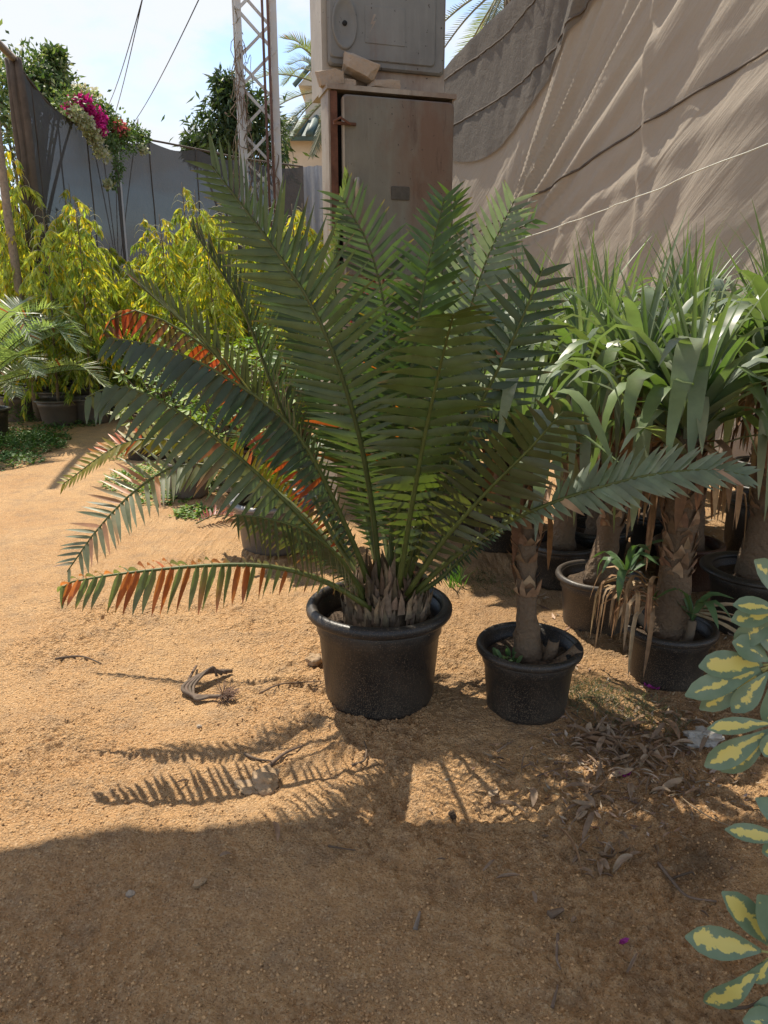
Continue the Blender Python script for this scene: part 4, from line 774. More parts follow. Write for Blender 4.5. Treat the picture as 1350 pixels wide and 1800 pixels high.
# ------------------------------------------------------------------ bright green schefflera-like shrubs in pots
def shrub(loc, lab, seed, n, rad, zc, D=.4, Hh=.3, pm='potdusty', cols=None, leaf=.12):
    rnd = random.Random(seed); t = empty('potted_shrub', loc); t.location.z = gz(loc.x, loc.y) - .01; tag(t, lab, 'shrub', 'green shrubs in pots beside the path'); make_pot(t, D, Hh, D * .8, M[pm], rim=.022, soil=.05, seed=seed, n=32)
    cols = cols or [(.15, .24, .03), (.20, .27, .03), (.10, .19, .035), (.26, .28, .03)]; st = MB(); fo_ = MB()
    for k in range(n):
        a = rnd.uniform(0, 6.3); r_ = rad * math.sqrt(rnd.random()); z = zc + rnd.uniform(-.5, .5) * rad * 1.3; c = V(r_ * math.cos(a), r_ * math.sin(a), max(Hh + .02, z)); st.tube([(0, 0, Hh - .08), c * .5 + V(0, 0, .1), c], [.008, .006, .004], 4, cap=False, col=(.2, .2, .08))
        cc = rnd.choice(cols); tilt = V(rnd.gauss(0, .4), rnd.gauss(0, .4), 1).normalized(); e1 = tilt.cross(V(1, .3, 0)).normalized(); e2 = tilt.cross(e1)
        for j in range(8):
            b = 2 * math.pi * j / 7 + rnd.uniform(-.15, .15); d = (e1 * math.cos(b) + e2 * math.sin(b) - tilt * rnd.uniform(.1, .45)).normalized(); s_ = d.cross(tilt).normalized(); leaf2(fo_, c + d * .02, d, s_, leaf * rnd.uniform(.75, 1.15), leaf * .34, jit(cc, .18, rnd), bow=.2)
    st.build('stems', M['stem'], t); fo_.build('foliage', M['foliage'], t); return t
shrub(gp(333, 872), 'light green shrub in dusty pot beside the path weeds', 41, 26, .26, .58, D=.38, Hh=.30, pm='potgrey')
shrub(gp(440, 850), 'yellow-green bushy shrub in brown pot behind the small cycad pot', 42, 90, .62, .8, D=.5, Hh=.36, pm='potbrown')
shrub(gp(262, 805), 'low variegated shrub with pale leaves in a shallow dark tray', 43, 22, .30, .42, D=.5, Hh=.2, pm='pot', cols=[(.30, .32, .14), (.15, .22, .04)])
shrub(gp(300, 770), 'bright green shrub between the path and the yellow saplings', 44, 80, .62, .72, D=.5, Hh=.34)
shrub(gp(395, 790), 'broad green shrub under the red cycad frond', 45, 110, .75, .85, D=.5, Hh=.34)
shrub(gp(255, 735), 'small light green shrub at the bend of the path', 46, 50, .5, .6, D=.45, Hh=.3)
shrub(gp(520, 830), 'dark green shrub below the cabinet plinth', 47, 90, .55, .8, D=.5, Hh=.34, cols=[(.06, .12, .03), (.09, .15, .03)])
# empty-looking far pots in rows under the saplings
rnd = random.Random(9); pr = None
for i, (u, v, D) in enumerate(((190, 700, .6), (228, 690, .6), (60, 700, .62), (150, 672, .6), (262, 700, .55), (30, 712, .55), (205, 668, .6), (285, 690, .55), (84, 685, .6))):
    g = gp(u, v)
    if pr is None: pr = empty('nursery_pot', g); make_pot(pr, .6, .42, .46, M['potgrey'], rim=.03, soil=.05, seed=3, n=28); o = pr
    else: o = copy_tree(pr)
    o.location = (g.x, g.y, gz(g.x, g.y) - .01); o.rotation_euler.z = i; tag(o, 'faded black nursery pot standing among the yellow saplings', 'pot', 'nursery pots among the saplings')

# ------------------------------------------------------------------ trees, palms and bougainvillea beyond the nets
def cloud(mb, cs, n, leaf, wr, cols, rnd, hang=.5):
    for k in range(n):
        c, r_ = rnd.choice(cs); d = V(rnd.gauss(0, 1), rnd.gauss(0, 1), rnd.gauss(0, 1)).normalized(); q = c + V(d.x, d.y, d.z * .9) * r_ * (rnd.random() ** .5 if rnd.random() < .7 else abs(rnd.gauss(.6, .45))); dd = (d * .6 + V(rnd.gauss(0, .5), rnd.gauss(0, .5), rnd.gauss(0, .5) - hang)).normalized()
        leaf2(mb, q, dd, dd.cross(V(rnd.gauss(0, 1), rnd.gauss(0, 1), rnd.gauss(0, 1))).normalized(), leaf * rnd.uniform(.6, 1.3), leaf * wr * rnd.uniform(.7, 1.2), jit(rnd.choice(cols), .25, rnd))
def tree(name, lab, base, clumps, n, leaf, wr, cols, seed, hang, catg='tree', tr=.12):
    rnd = random.Random(seed); t = empty(name, base); tag(t, lab, catg); C = [(Vector(c) - base, r_) for c, r_ in clumps]; mb = MB(); top = max(C, key=lambda x: x[0].z)[0]
    mb.tube(cat([(0, 0, -.1), (.1, 0, top.z * .4), (top.x * .5, top.y * .5, top.z * .75), top], 14), [tr * (1 - .8 * i / 13) for i in range(14)], 8)
    tk = mb.build('trunk', M['stem'], t); mb = MB()
    for c, r_ in C: mb.tube(cat([(0, 0, top.z * .35), (c.x * .5, c.y * .5, (top.z * .4 + c.z) / 2), c], 8), [tr * .4 * (1 - .1 * i) for i in range(8)], 5)
    mb.build('limbs', M['stem'], t); mb = MB(); cloud(mb, C, n, leaf, wr, cols, rnd, hang); tag(mb.build('crown', M['foliage'], t), kind=None); return t
DG = [(.035, .065, .022), (.05, .085, .028), (.075, .11, .035), (.03, .05, .02)]
Yb = 20.5; b = at(405, 300, Yb); b.z = 0
tree('mango_tree', 'dark green tree with drooping leaves behind the lattice tower', b, [(at(405, 165, Yb), .45), (at(395, 200, Yb), .6), (at(375, 235, Yb), .75), (at(425, 230, Yb), .8), (at(450, 190, Yb), .55), (at(460, 240, Yb), .8), (at(345, 258, Yb), .4), (at(400, 262, Yb), .8), (at(395, 145, Yb), .28), (at(470, 275, Yb), .7), (at(415, 185, Yb), .5)], 5200, .26, .24, DG, 51, .7)
Yb = 14.5; b = at(40, 300, Yb); b.z = 0
tree('flowering_tree', 'loose green tree with pale blossom behind the dark net fence', b, [(at(u, v, Yb + dy), r_) for u, v, r_, dy in ((20, 140, .5, 0), (60, 130, .5, 0), (90, 115, .30, .4), (105, 150, .35, .4), (70, 165, .5, .3), (0, 170, .7, -.5), (-40, 150, .8, -.5), (110, 180, .35, .8), (-10, 240, .9, -1), (-20, 320, .9, -1.2), (30, 215, .5, .3), (135, 185, .3, 1), (98, 98, .15, .4))], 7500, .12, .45, [(.10, .16, .045), (.07, .12, .035), (.17, .22, .08), (.05, .085, .03), (.28, .30, .16)], 52, .2)
# bougainvillea on the fence
bg = at(165, 230, 14.2); bgb = V(bg.x - .9, bg.y + 2.6, 0); bt = empty('bougainvillea', bgb); tag(bt, 'magenta and cream bougainvillea spilling over the dark net fence', 'bougainvillea'); rnd = random.Random(6)
mb = MB()
for (u, v, Y) in ((150, 210, 13.6), (200, 235, 14.5), (240, 245, 15.2), (175, 250, 13.9)): mb.tube(cat([(0, 0, -.1), (.2, 0, 2), at(u, v - 20, Y + .3) - bgb, at(u, v + 10, Y - .2) - bgb], 14), .009, 5)
mb.build('stems', M['stem'], bt)
mb = MB(); C = [(at(u, v, Y) - bgb, r_) for u, v, Y, r_ in ((120, 180, 13.0, .3), (135, 185, 13.3, .3), (155, 190, 13.7, .3), (175, 200, 14.0, .26), (190, 220, 14.3, .22), (205, 228, 14.6, .25), (230, 232, 15, .2), (250, 240, 15.3, .15), (195, 250, 14.2, .15), (215, 238, 14.6, .2), (183, 205, 14, .22))]; cloud(mb, C, 2400, .085, .5, [(.09, .15, .04), (.13, .19, .06), (.06, .10, .03), (.2, .24, .1)], rnd, .2)
vp = [at(*p) - bgb for p in ((190, 240, 13.9), (203, 262, 13.95), (208, 290, 14.0), (203, 312, 14.0), (193, 326, 14.0))]; cloud(mb, [(p, .10) for p in cat(vp, 16)], 420, .07, .5, [(.10, .17, .05), (.16, .22, .09)], rnd, .6); cloud(mb, [(p, .09) for p in cat([at(*q) - bgb for q in ((205, 255, 14.0), (225, 266, 14.6), (235, 262, 14.9), (252, 250, 15.1))], 8)], 160, .07, .5, [(.12, .18, .06)], rnd, .4); mb.build('foliage', M['foliage'], bt)
mb = MB(); C = [(at(u, v, Y) - bgb, r_) for u, v, Y, r_ in ((148, 186, 13.3, .16), (156, 196, 13.4, .18), (160, 206, 13.5, .14), (145, 178, 13.2, .12), (165, 216, 13.5, .16), (172, 228, 13.6, .15), (168, 222, 13.55, .13), (125, 193, 13.0, .08), (178, 210, 13.7, .06))]; cloud(mb, C, 1500, .075, .75, [(.62, .03, .25), (.72, .04, .32), (.50, .02, .22)], rnd, 0); mb.build('magenta_bracts', M['petal'], bt)
mb = MB(); C = [(at(u, v, Y) - bgb, r_) for u, v, Y, r_ in ((200, 222, 14.3, .12), (210, 226, 14.5, .12), (206, 218, 14.5, .08))]; cloud(mb, C, 320, .07, .75, [(.55, .08, .12), (.6, .14, .12)], rnd, 0); mb.build('coral_bracts', M['petal'], bt)
mb = MB(); C = [(p - bgb, .12) for p in cat([at(*q) for q in ((128, 197, 12.9), (143, 208, 13.1), (155, 224, 13.3), (163, 236, 13.45), (170, 252, 13.5), (180, 272, 13.6))], 14)] + [(at(u, v, Y) - bgb, r_) for u, v, Y, r_ in ((165, 172, 13.8, .15), (150, 165, 13.6, .12), (252, 262, 15.0, .08), (192, 324, 13.9, .07), (140, 160, 13.5, .1))]; cloud(mb, C, 1300, .07, .75, [(.55, .54, .32), (.62, .60, .42), (.45, .47, .22)], rnd, 0); mb.build('cream_bracts', M['petal'], bt)
# date palms
def palm(lab, crown_px, Y, seed, nfr, ln, cone):
    rnd = random.Random(seed); c = at(*crown_px, Y); t = empty('date_palm', (c.x, c.y, 0)); tag(t, lab, 'palm tree'); mb = MB(); mb.tube([(0, 0, -.1), (.1, 0, c.z * .5), (0, 0, c.z)], [.28, .22, .24], 12); mb.build('trunk', M['bark'], t); b = V(0, 0, c.z)
    for k in range(nfr):
        a = k * 2.39996 + rnd.uniform(-.2, .2); e = R(rnd.uniform(*cone)); o = V(math.cos(a), math.sin(a), 0); l_ = ln * rnd.uniform(.8, 1.1); dp = rnd.uniform(.15, .45)
        pts = [b, b + (o * math.cos(e) + V(0, 0, math.sin(e))) * l_ * .4, b + (o * math.cos(e) + V(0, 0, math.sin(e))) * l_ * .75 + V(0, 0, -dp * l_ * .35) , b + (o * math.cos(e) + V(0, 0, math.sin(e))) * l_ * .95 + o * .2 + V(0, 0, -dp * l_)]
        frond(t, pts, n=70, Lf=.42, Wf=.030, col=jit((.13, .155, .115), .2, rnd), vee=.45, f0=60, f1=25, droop=.12, red=.02, seg=2, r0=.03, rnd=rnd, minw=.7, rcol=(.2, .2, .12), start=.12)
palm('date palm with grey-green fronds beside the tiled house', (590, 160), 24, 61, 30, 2.4, (-50, 70))
palm('date palm with grey-green fronds rising above the tan cloth', (905, -45), 19, 62, 38, 3.2, (-65, 60))

# ------------------------------------------------------------------ weeds and grass
def tufts(name, lab, catg, spots, seed, ln, w, cols, flat=.5, m='foliage'):
    rnd = random.Random(seed); mb = MB()
    for (u, v, ru, n) in spots:
        c = gp(u, v)
        for k in range(n):
            a = rnd.uniform(0, 6.3); r_ = ru * math.sqrt(rnd.random()); x, y = c.x + r_ * math.cos(a), c.y + r_ * math.sin(a); d = V(rnd.gauss(0, flat), rnd.gauss(0, flat), 1).normalized(); l_ = ln * rnd.uniform(.4, 1.2); z = gz(x, y) - .004; b = V(x, y, z); s_ = d.cross(V(rnd.gauss(0, 1), rnd.gauss(0, 1), .1)).normalized() * w * .5; e = b + d * l_ + V(rnd.gauss(0, .3), rnd.gauss(0, .3), -.25) * l_ * flat; m_ = b + d * l_ * .55
            mb.add([b - s_, b + s_, m_ - s_ * .8, m_ + s_ * .8, e], [(0, 1, 3, 2), (2, 3, 4)], jit(rnd.choice(cols), .25, rnd))
    o = mb.build(name, M[m]); tag(o, lab, catg, kind='stuff'); return o
tufts('dry_grass', 'sparse grey-green grass among the litter beside the small black pot', 'grass', [(1020, 1222, .10, 260), (1045, 1212, .08, 120), (1110, 1245, .14, 300), (1150, 1265, .12, 160), (1060, 1260, .1, 80), (1150, 1195, .06, 60)], 71, .07, .0022, [(.13, .15, .08), (.09, .12, .06), (.2, .18, .1)], .8)
tufts('grass', 'fresh green grass blades behind the large black pot', 'grass', [(797, 1020, .03, 26), (800, 1030, .05, 20)], 72, .17, .007, [(.10, .22, .04), (.14, .26, .05)], .35)
tufts('dry_grass', 'flattened dark grass on the sand between the two pots', 'grass', [(862, 1015, .12, 130), (850, 1030, .12, 80), (905, 1040, .08, 50)], 73, .07, .003, [(.10, .11, .04), (.14, .11, .06)], 1.3)
def groundcover(lab, spots, seed, leaf, cols):
    rnd = random.Random(seed); mb = MB()
    for (u, v, ru, n, hh) in spots:
        c = gp(u, v)
        for k in range(n):
            a = rnd.uniform(0, 6.3); r_ = ru * math.sqrt(rnd.random()); x, y = c.x + r_ * math.cos(a), c.y + r_ * math.sin(a); q = V(x, y, gz(x, y) + hh * rnd.random() * (1 - (r_ / ru) ** 2 * .8)); d = V(rnd.gauss(0, 1), rnd.gauss(0, 1), rnd.uniform(-.1, .6)).normalized(); leaf2(mb, q, d, d.cross(V(0, 0, 1)).normalized(), leaf * rnd.uniform(.6, 1.3), leaf * .5, jit(rnd.choice(cols), .25, rnd))
    o = mb.build('weeds', M['foliage']); tag(o, lab, 'weeds', kind='stuff')
groundcover('green leafy weeds around the pots on the path edge', [(20, 788, .55, 1500, .18), (60, 775, .4, 500, .12), (130, 748, .35, 300, .08), (60, 760, .4, 300, .1), (0, 815, .4, 500, .12), (20, 742, .5, 500, .25)], 74, .06, [(.06, .13, .03), (.09, .16, .04), (.12, .19, .06)])
groundcover('bright green weeds spreading over the sand below the shrubs', [(265, 845, .42, 900, .14), (320, 860, .35, 700, .12), (245, 800, .35, 350, .1), (340, 905, .16, 220, .06), (290, 880, .2, 180, .05)], 75, .05, [(.12, .2, .04), (.16, .25, .05), (.08, .15, .03), (.22, .26, .06)])

# ------------------------------------------------------------------ litter, twigs, stones
def curl_leaf(rnd, ln, w, c, seg=6):
    mb = MB(); vs = []; b = rnd.uniform(-1.2, 1.6); cu = rnd.uniform(.2, 1.3); sd = rnd.uniform(-.6, .6)
    x = z = y = 0.; e = rnd.uniform(0, .5)
    for j in range(seg + 1):
        u = j / seg; ww = w * .5 * max(.05, math.sin(math.pi * (.08 + .9 * u)) ** .7)
        for q in (-1, 0, 1): vs.append((x - math.sin(e) * 0, y + ww * q * math.cos(cu * abs(q)), z + ww * abs(q) * math.sin(cu)))
        x += ln / seg * math.cos(e); z += ln / seg * math.sin(e); y += sd * ln / seg * u; e -= b / seg * (1 + u)
    zm = min(v[2] for v in vs); vs = [(a - ln / 2, q, r_ - zm) for a, q, r_ in vs]
    mb.add(vs, [(j * 3 + q, j * 3 + 1 + q, j * 3 + 4 + q, j * 3 + 3 + q) for j in range(seg) for q in (0, 1)], [mixc(c, jit(c, .3, rnd), j / seg) for j in range(seg + 1) for _ in range(3)]); return mb
rnd = random.Random(77); DC = [(.30, .21, .14), (.22, .15, .10), (.38, .28, .19), (.17, .11, .075), (.27, .17, .10), (.42, .34, .26)]
lm = []
for k in range(14):
    mb = curl_leaf(rnd, rnd.uniform(.05, .13), rnd.uniform(.018, .035), rnd.choice(DC)); o = mb.build('dry_leaf', M['dry']); lm.append(o.data); bpy.data.objects.remove(o)
def litter(u, v, s_=1.0, lab='curled dry brown leaf in the litter below the yucca pots', grp='dry leaves on the sand', rz=None, zo=0.):
    g = gp(u, v); o = bpy.data.objects.new('dry_leaf', rnd.choice(lm)); COL.objects.link(o); o.location = (g.x, g.y, ground_top(g.x, g.y) - .004 + zo); o.rotation_euler = (rnd.uniform(-.2, .2), rnd.uniform(-.15, .15), rnd.uniform(0, 6.3) if rz is None else rz); o.scale = (s_,) * 3; tag(o, lab, 'leaf', grp)
LS = [(1080, 1310, 60, 30, 46), (1130, 1330, 60, 28, 34), (1030, 1290, 40, 26, 20), (1180, 1310, 50, 30, 26), (1035, 1420, 34, 26, 18), (1060, 1495, 40, 24, 26), (1100, 1275, 70, 26, 26), (1205, 1385, 30, 16, 8), (1110, 1380, 60, 26, 14)]
for (u, v, su, sv, n_) in LS:
    for k in range(n_): litter(rnd.gauss(u, su * .85), rnd.gauss(v, sv * .8), rnd.uniform(.35, 1.0), zo=rnd.uniform(0, .008))
for (u, v, s_) in ((905, 1430, 1.0), (915, 1350, .7), (868, 1390, .9), (880, 1330, .6), (860, 1325, .5), (940, 1575, .5), (858, 1530, .45), (1110, 1690, .6), (1240, 1600, .5), (400, 1510, .6), (490, 1470, .6), (320, 1375, .5), (775, 1520, .5), (895, 1545, .7), (880, 1310, .5), (665, 975, .4), (1010, 1620, .5), (210, 1235, .25)):
    litter(u, v, s_, 'single dry leaf lying apart on the open sand', 'scattered leaves on the open sand')
for (u, v, rz, l_, lab) in ((1062, 1400, .4, .17, 'straight tan strip of bark lying on the sand'), (1030, 1395, 2.2, .14, 'reddish bark strip beside the litter'), (1010, 1500, -.3, .15, 'ochre strip of dry yucca leaf')):
    g = gp(u, v); mb = curl_leaf(random.Random(int(u)), l_, .02, (.33, .20, .11)); o = mb.build('bark_strip', M['dry'], loc=(g.x, g.y, ground_top(g.x, g.y, .04))); o.rotation_euler.z = rz - .9; tag(o, lab, 'bark strip')
# twigs
def twig(px, r_, lab, col=(.13, .09, .06), lift=0):
    P = []
    for k, p in enumerate(px): g = gp(*p); P.append(V(g.x, g.y, ground_top(g.x, g.y, .015) + r_ * .5 + (lift if 0 < k < len(px) - 1 else 0)))
    c = P[len(P) // 2].copy(); mb = MB(); Q = cat([p - c for p in P], 14); mb.tube(Q, [r_ * (1.1 - .6 * i / 13) for i in range(14)], 6, col=col); o = mb.build('twig', M['dry'], loc=c); return tag(o, lab, 'twig', 'twigs on the sand')
twig([(97, 1160), (125, 1156), (150, 1160), (178, 1167)], .006, 'dark curved twig alone on the sunlit sand')
twig([(455, 1215), (490, 1212), (520, 1200), (570, 1196)], .004, 'thin bent twig beside the large pot', (.2, .13, .08))
twig([(470, 1345), (500, 1325), (532, 1308)], .007, 'straight stick behind the sandy stone', (.15, .1, .07), .006)
twig([(430, 1322), (450, 1332), (480, 1335)], .006, 'dark splinter crossing the stick behind the sandy stone')
twig([(618, 1343), (640, 1335), (644, 1318), (640, 1303)], .004, 'small hooked twig below the large pot')
twig([(577, 1490), (600, 1494), (625, 1500)], .003, 'short dark twig in the shaded sand')
twig([(1158, 1512), (1180, 1540), (1210, 1570), (1260, 1582)], .005, 'forked twig beside the burnt patch', (.2, .14, .1), .004)
twig([(1180, 1535), (1215, 1527), (1222, 1532)], .003, 'thin dark sprig lying across the forked twig')
twig([(1190, 1395), (1220, 1425), (1260, 1445), (1300, 1465)], .0025, 'wiry pale stem running across the dark soil', (.3, .22, .14), .004)
twig([(965, 1612), (990, 1600)], .010, 'stubby brown stick in the shade', (.22, .15, .1))
twig([(980, 1650), (978, 1690), (985, 1710)], .004, 'short upright-lying stick near the fallen petal', (.2, .14, .1))
twig([(970, 1780), (980, 1740)], .004, 'thin stick close to the clay-coloured sand', (.2, .14, .1))
twig([(1270, 1770), (1310, 1775), (1345, 1755)], .004, 'arched dark twig under the variegated leaves')
twig([(730, 1640), (738, 1612)], .006, 'tiny grey stick in the shaded sand', (.25, .2, .16))
for k in range(24):
    u, v = rnd.gauss(1090, 80), rnd.gauss(1310, 50); a = rnd.uniform(-.6, .6); l_ = rnd.uniform(20, 60); twig([(u - l_ * math.cos(a) / 2, v - l_ * math.sin(a) / 2), (u, v + rnd.uniform(-3, 3)), (u + l_ * math.cos(a) / 2, v + l_ * math.sin(a) / 2)], rnd.uniform(.002, .004), 'thin brown twig in the litter below the yucca pots', jit((.22, .15, .1), .3, rnd), .006)
# dried twisted vine with a root tuft
g = gp(372, 1210); dv = empty('dried_vine', (g.x, g.y, ground_top(g.x, g.y, .06))); tag(dv, 'twisted dried vine with a fuzzy root tuft on the sunlit sand', 'vine')
def lp(u, v, z): q = gp(u, v); return V(q.x - g.x, q.y - g.y, z)
mb = MB()
for k in range(4): mb.tube(cat([lp(408 - k * 9, 1178 + k * 3, .015), lp(365 + k * 3, 1188, .035 + .008 * k), lp(330 + k * 5, 1204, .03), lp(322 + k * 6, 1214, .02), lp(345, 1222 + k * 2, .015), lp(372, 1224, .018), lp(395, 1226, .025)], 26), [.009 - .001 * k] * 26, 6, col=jit((.16, .115, .085), .2, rnd))
mb.tube(cat([lp(345, 1168, .012), lp(340, 1184, .03), lp(332, 1200, .03)], 10), .006, 5, col=(.15, .1, .07)); mb.build('stem', M['dry'], dv)
mb = MB()
for k in range(150):
    b = lp(392, 1226, .03); d = V(rnd.gauss(.5, .5), rnd.gauss(-.1, .5), rnd.gauss(.1, .45)); d.normalize(); l_ = rnd.uniform(.03, .075); e = b + d * l_; e.z = max(.004, e.z); mb.tube([b, b.lerp(e, .5) + V(rnd.gauss(0, .006), rnd.gauss(0, .006), rnd.gauss(0, .006)), e], .0012, 3, cap=False, col=jit((.24, .155, .11), .3, rnd))
mb.build('root_tuft', M['dry'], dv)
# stones and pebbles
def ground_stone(u, v, r_, sq, seed, lab, m='stone', grp='stones on the sand', sink=.35):
    q = gp(u, v); mb = MB(); stone(mb, (0, 0, 0), r_, seed, sq, n=4, amp=.55); o = mb.build('stone', M[m], smooth=True, loc=(q.x, q.y, ground_top(q.x, q.y, .01) + r_ * sq[2] * sink)); o.rotation_euler.z = seed; tag(o, lab, 'stone', grp)
M['sandstone'] = mat('sandy_stone', (.40, .27, .15), .95, var=.3, vscale=18, bump=.9, bscale=50, color2=(.28, .20, .13))
ground_stone(468, 1372, .052, (1.1, .8, .6), 5, 'large sandy stone in the frond shadow', 'sandstone'); ground_stone(432, 1380, .034, (1.4, .8, .3), 9, 'flat sandy slab touching the large stone', 'sandstone'); ground_stone(553, 1162, .036, (1., .9, .8), 13, 'rough brown stone beside the large black pot', 'sandstone')
ground_stone(229, 1575, .011, (1.1, .9, .7), 3, 'smooth pale pebble in the shaded sand'); ground_stone(352, 1561, .013, (1.4, .8, .6), 4, 'oval reddish pebble in the shaded sand', 'sandstone'); ground_stone(350, 1275, .010, (1, .8, .6), 6, 'small white pebble in the sunlit sand'); ground_stone(795, 1432, .012, (1, 1, .8), 7, 'dark pebble in the shade below the pots', 'soil')
for k in range(26):
    u, v = rnd.gauss(405, 30), rnd.gauss(848, 12); q = gp(u, v); mb = MB(); stone(mb, (0, 0, 0), rnd.uniform(.03, .06), k + 30, (1, .9, .7), n=1); o = mb.build('stone', M['stone'], loc=(q.x, q.y, gz(q.x, q.y) + .015), smooth=False); tag(o, 'fist-sized stone in the heap behind the grey-rimmed pot', 'stone', 'heap of stones behind the grey-rimmed pot')
# sand crumbs
mb = MB(); r3 = np.random.RandomState(5); cnt = 0
while cnt < 9000:
    u, v = r3.uniform(-40, 1390), 1050 + 760 * r3.random() ** .8; q = gp(u, v); d = vnoise(np.array(q.x * 3.), np.array(q.y * 3.), 21)
    if r3.random() > .55 + d * 1.3: continue
    s_ = .0018 + .0042 * r3.random() ** 4; z = gz(q.x, q.y) + s_ * .3; a = r3.uniform(.7, 1.3, 6); x, y = q.x, q.y
    mb.add([(x + s_ * a[0], y, z), (x - s_ * a[1], y, z), (x, y + s_ * a[2], z), (x, y - s_ * a[3], z), (x, y, z + s_ * a[4]), (x, y, z - s_ * a[5])], [(0, 2, 4), (2, 1, 4), (1, 3, 4), (3, 0, 4), (2, 0, 5), (1, 2, 5), (3, 1, 5), (0, 3, 5)], tuple(c * (.75 + .45 * a[0] * a[1] / 1.7) for c in (.50, .31, .155))); cnt += 1
M['crumb'] = mat('sand_crumb', attr='Col', rough=.95, var=.2, vscale=200, spec=.1)
tag(mb.build('sand_crumbs', M['crumb']), 'loose sand crumbs scattered over the ground', 'sand crumbs', kind='stuff')
# leaf bits too small to count
mb = MB()
for k in range(900):
    u, v = rnd.gauss(1110, 110), rnd.gauss(1310, 75); q = gp(u, v); a = rnd.uniform(0, 6.3); d = V(math.cos(a), math.sin(a), rnd.uniform(-.1, .4)).normalized(); leaf2(mb, V(q.x, q.y, ground_top(q.x, q.y, .01) + .002), d, d.cross(V(rnd.gauss(0, .4), rnd.gauss(0, .4), 1)).normalized(), rnd.uniform(.012, .04), rnd.uniform(.005, .013), jit(rnd.choice(DC), .3, rnd))
for k in range(900):
    q = V(rnd.uniform(.8, 3.2), rnd.uniform(3.0, 6.5), 0); a = rnd.uniform(0, 6.3); d = V(math.cos(a), math.sin(a), rnd.uniform(-.1, .5)).normalized(); leaf2(mb, V(q.x, q.y, gz(q.x, q.y) + .004), d, d.cross(V(rnd.gauss(0, .4), rnd.gauss(0, .4), 1)).normalized(), rnd.uniform(.03, .09), rnd.uniform(.012, .025), jit(rnd.choice(DC), .3, rnd))
tag(mb.build('leaf_litter', M['dry']), 'fine brown leaf crumbs under the yuccas', 'leaf litter', kind='stuff')
# fallen petals, plastic, fallen red frond
for (u, v, n_, lab) in ((1140, 1210, 9, 'magenta petals in the grass below the shaggy yucca'), (1090, 1652, 3, 'lone magenta petal on the shaded sand'), (1098, 1363, 3, 'magenta petal among the dry leaves')):
    q = gp(u, v); mb = MB()
    for k in range(n_): a = rnd.uniform(0, 6.3); d = V(math.cos(a), math.sin(a), .5).normalized(); leaf2(mb, V(rnd.gauss(0, .012) if n_ > 3 else 0, rnd.gauss(0, .01) if n_ > 3 else 0, .004), d, d.cross(V(0, 0, 1)).normalized(), .024, .02, jit((.38, .05, .28), .2, rnd), .6)
    tag(mb.build('fallen_petals', M['petal'], loc=(q.x, q.y, ground_top(q.x, q.y))), lab, 'petal', 'fallen magenta petals')
q = gp(1236, 1300); mb = MB(); stone(mb, (0, 0, .02), .05, 91, (1.1, .8, .55), n=4, amp=.9); tag(mb.build('plastic_wrapper', M['plastic'], loc=(q.x, q.y, gz(q.x, q.y)), smooth=False), 'crumpled whitish plastic wrapper in the litter', 'wrapper')
q0, q1 = gp(345, 925), gp(408, 915); fr_ = empty('fallen_frond', q0); tag(fr_, 'broken red-brown cycad frond piece lying on the sand', 'frond'); frond(fr_, [(0, 0, .02), ((q1 - q0) * .5) + V(0, 0, .06), (q1 - q0) + V(0, 0, .03)], n=13, Lf=.11, Wf=.02, col=(.20, .06, .04), red=.6, vee=.6, droop=.05, start=.02, r0=.006, jitter=.4)

# ------------------------------------------------------------------ variegated schefflera at the edge of the picture
def vari_mat():
    m = bpy.data.materials.new('variegated_leaf'); m.use_nodes = True; t = m.node_tree; t.nodes.clear(); l = t.links.new; n = t.nodes.new
    out = n('ShaderNodeOutputMaterial'); p = n('ShaderNodeBsdfPrincipled'); p.inputs['Roughness'].default_value = .38; tr = n('ShaderNodeBsdfTranslucent'); ms = n('ShaderNodeMixShader'); ms.inputs[0].default_value = .25
    a = n('ShaderNodeAttribute'); a.attribute_name = 'Col'; sp = n('ShaderNodeSeparateColor'); l(a.outputs['Color'], sp.inputs[0]); tcn = n('ShaderNodeTexCoord')
    def nz(s, d):
        k = n('ShaderNodeTexNoise'); k.inputs['Scale'].default_value = s; k.inputs['Detail'].default_value = d; k.inputs['Roughness'].default_value = .6; l(tcn.outputs['Object'], k.inputs['Vector']); return k.outputs['Fac']
    def ma(op, x, y):
        k = n('ShaderNodeMath'); k.operation = op
        for i, q in ((0, x), (1, y)):
            if isinstance(q, (int, float)): k.inputs[i].default_value = q
            else: l(q, k.inputs[i])
        return k.outputs[0]
    v = ma('ADD', ma('MULTIPLY', sp.outputs[0], -1.15), ma('SUBTRACT', ma('MULTIPLY', nz(38, 7), 2.6), .8)); v = ma('ADD', v, sp.outputs[2])
    mr = n('ShaderNodeMapRange'); mr.inputs[1].default_value = .30; mr.inputs[2].default_value = .40; l(v, mr.inputs[0])
    g = n('ShaderNodeMix'); g.data_type = 'RGBA'; g.inputs[6].default_value = (.11, .18, .09, 1); g.inputs[7].default_value = (.24, .31, .20, 1); l(nz(30, 4), g.inputs[0])
    x = n('ShaderNodeMix'); x.data_type = 'RGBA'; x.inputs[7].default_value = (.72, .60, .16, 1); l(mr.outputs[0], x.inputs[0]); l(g.outputs[2], x.inputs[6])
    l(x.outputs[2], p.inputs['Base Color']); l(x.outputs[2], tr.inputs[0]); l(p.outputs[0], ms.inputs[1]); l(tr.outputs[0], ms.inputs[2]); l(ms.outputs[0], out.inputs[0]); return m
M['vari'] = vari_mat()
sf = empty('variegated_schefflera', (1.05, 1.15, gz(1.05, 1.15))); tag(sf, 'schefflera with yellow-splashed rounded leaflets reaching over the sand', 'schefflera'); so_ = sf.location.copy()
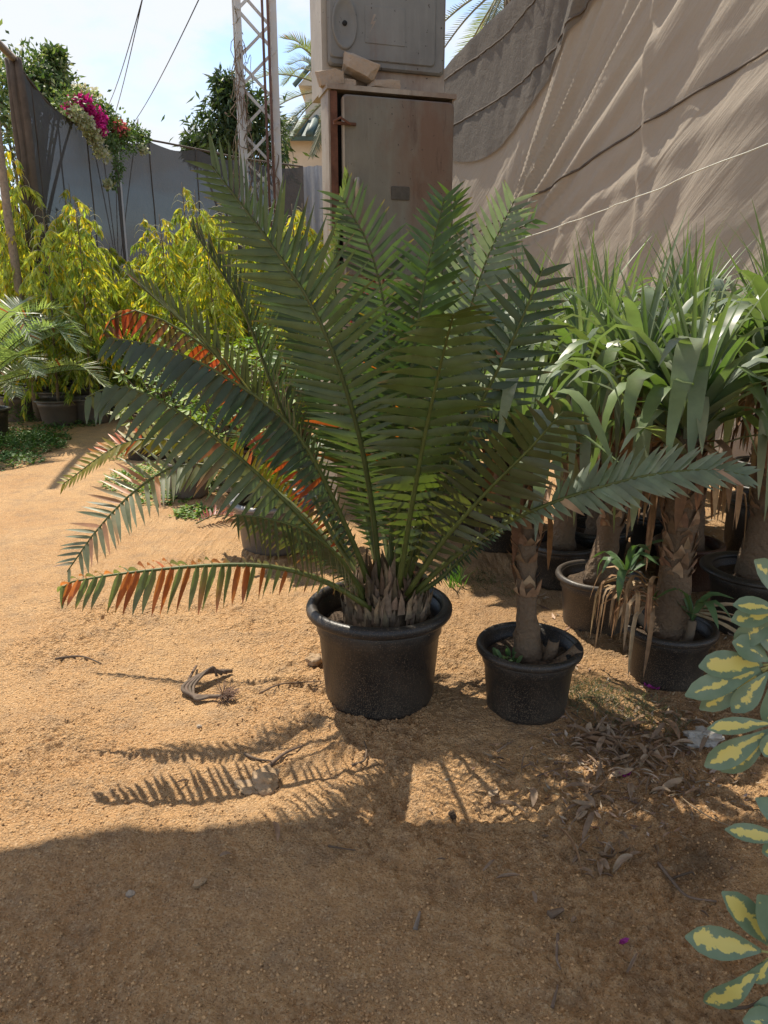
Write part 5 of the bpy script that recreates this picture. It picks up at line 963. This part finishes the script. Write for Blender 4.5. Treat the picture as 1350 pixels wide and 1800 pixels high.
make_pot(sf, .36, .28, .28, M['pot'], seed=6, n=32)
mb = MB(); mb.tube(cat([(0, 0, .2), (-.03, .02, .5), (-.02, 0, .9), (.02, .03, 1.25)], 14), .012, 8, col=(.16, .17, .07)); stem_ = mb.build('stem', M['rachis'], sf)
def vleaf(parent, a, b, wd, yel, face, bow=.12, seg=8):
    d = b - a; ln = d.length; d.normalize(); s_ = d.cross(face).normalized(); nn = s_.cross(d).normalized(); mb = MB(); vs = []; cs = []
    for j in range(seg + 1):
        u = j / seg; ww = wd * .5 * (math.sin(math.pi * (.04 + .92 * u ** 1.7)) ** .75 if 0 < j < seg else .10)
        for q in (-1, -.5, 0, .5, 1): vs.append(a + d * ln * u + s_ * ww * q + nn * (ln * bow * (math.sin(u * math.pi * .9)) - ww * .25 * (1 - q * q) - ln * bow * .8 * u * u)); cs.append((abs(q) if 0 < j < seg else 1, u, yel))
    mb.add(vs, [(j * 5 + q, j * 5 + 1 + q, j * 5 + 6 + q, j * 5 + 5 + q) for j in range(seg) for q in range(4)], cs); return mb.build('leaflet', M['vari'], parent)
CL = [((1362, 1168), 1.20, [((1207, 1222), .044, .0), ((1232, 1170), .050, .42), ((1230, 1248), .040, .15), ((1288, 1252), .042, .22), ((1292, 1128), .05, -.2), ((1345, 1098), .05, -.1), ((1352, 1275), .045, 0)]),
      ((1385, 1075), 1.20, [((1292, 1062), .034, .05), ((1288, 1090), .04, .25), ((1290, 1132), .040, .25), ((1332, 985), .05, -.1), ((1340, 1120), .04, .1)]),
      ((1375, 1270), 1.16, [((1247, 1280), .030, .42), ((1240, 1348), .044, .22), ((1268, 1360), .036, .25), ((1345, 1330), .04, .3)]),
      ((1400, 1480), 1.12, [((1279, 1458), .032, .30), ((1335, 1405), .04, -.1), ((1340, 1500), .03, 0)]),
      ((1362, 1676), 1.05, [((1210, 1648), .052, .40), ((1278, 1572), .050, .38), ((1238, 1770), .044, .32), ((1338, 1578), .055, -.3), ((1322, 1728), .034, .3)]),
      ((1400, 1800), 1.02, [((1310, 1795), .05, -.2), ((1330, 1770), .05, -.3)])]
for (c, Y, lv) in CL:
    cpos = at(*c, Y) - so_; mb = MB(); sp0 = V(-.02, 0, max(.3, cpos.z - .05)); mb.tube(cat([sp0, (sp0 + cpos) / 2 + V(0, 0, .03), cpos], 10), .0035, 6, col=(.30, .30, .12)); pe = mb.build('petiole', M['rachis'], sf)
    for k, (tp, wd, yel) in enumerate(lv):
        tpos = at(*tp, Y - .03 + .02 * (k % 3)) - so_; mb = MB(); st_ = cpos.lerp(tpos, .16); mb.tube([cpos, st_], .0022, 5, col=(.35, .33, .12)); mb.build('stalk', M['rachis'], pe)
        vleaf(pe, st_, tpos, wd, yel, V(.1, -.75, .65).normalized(), bow=.10 + .04 * (k % 3))
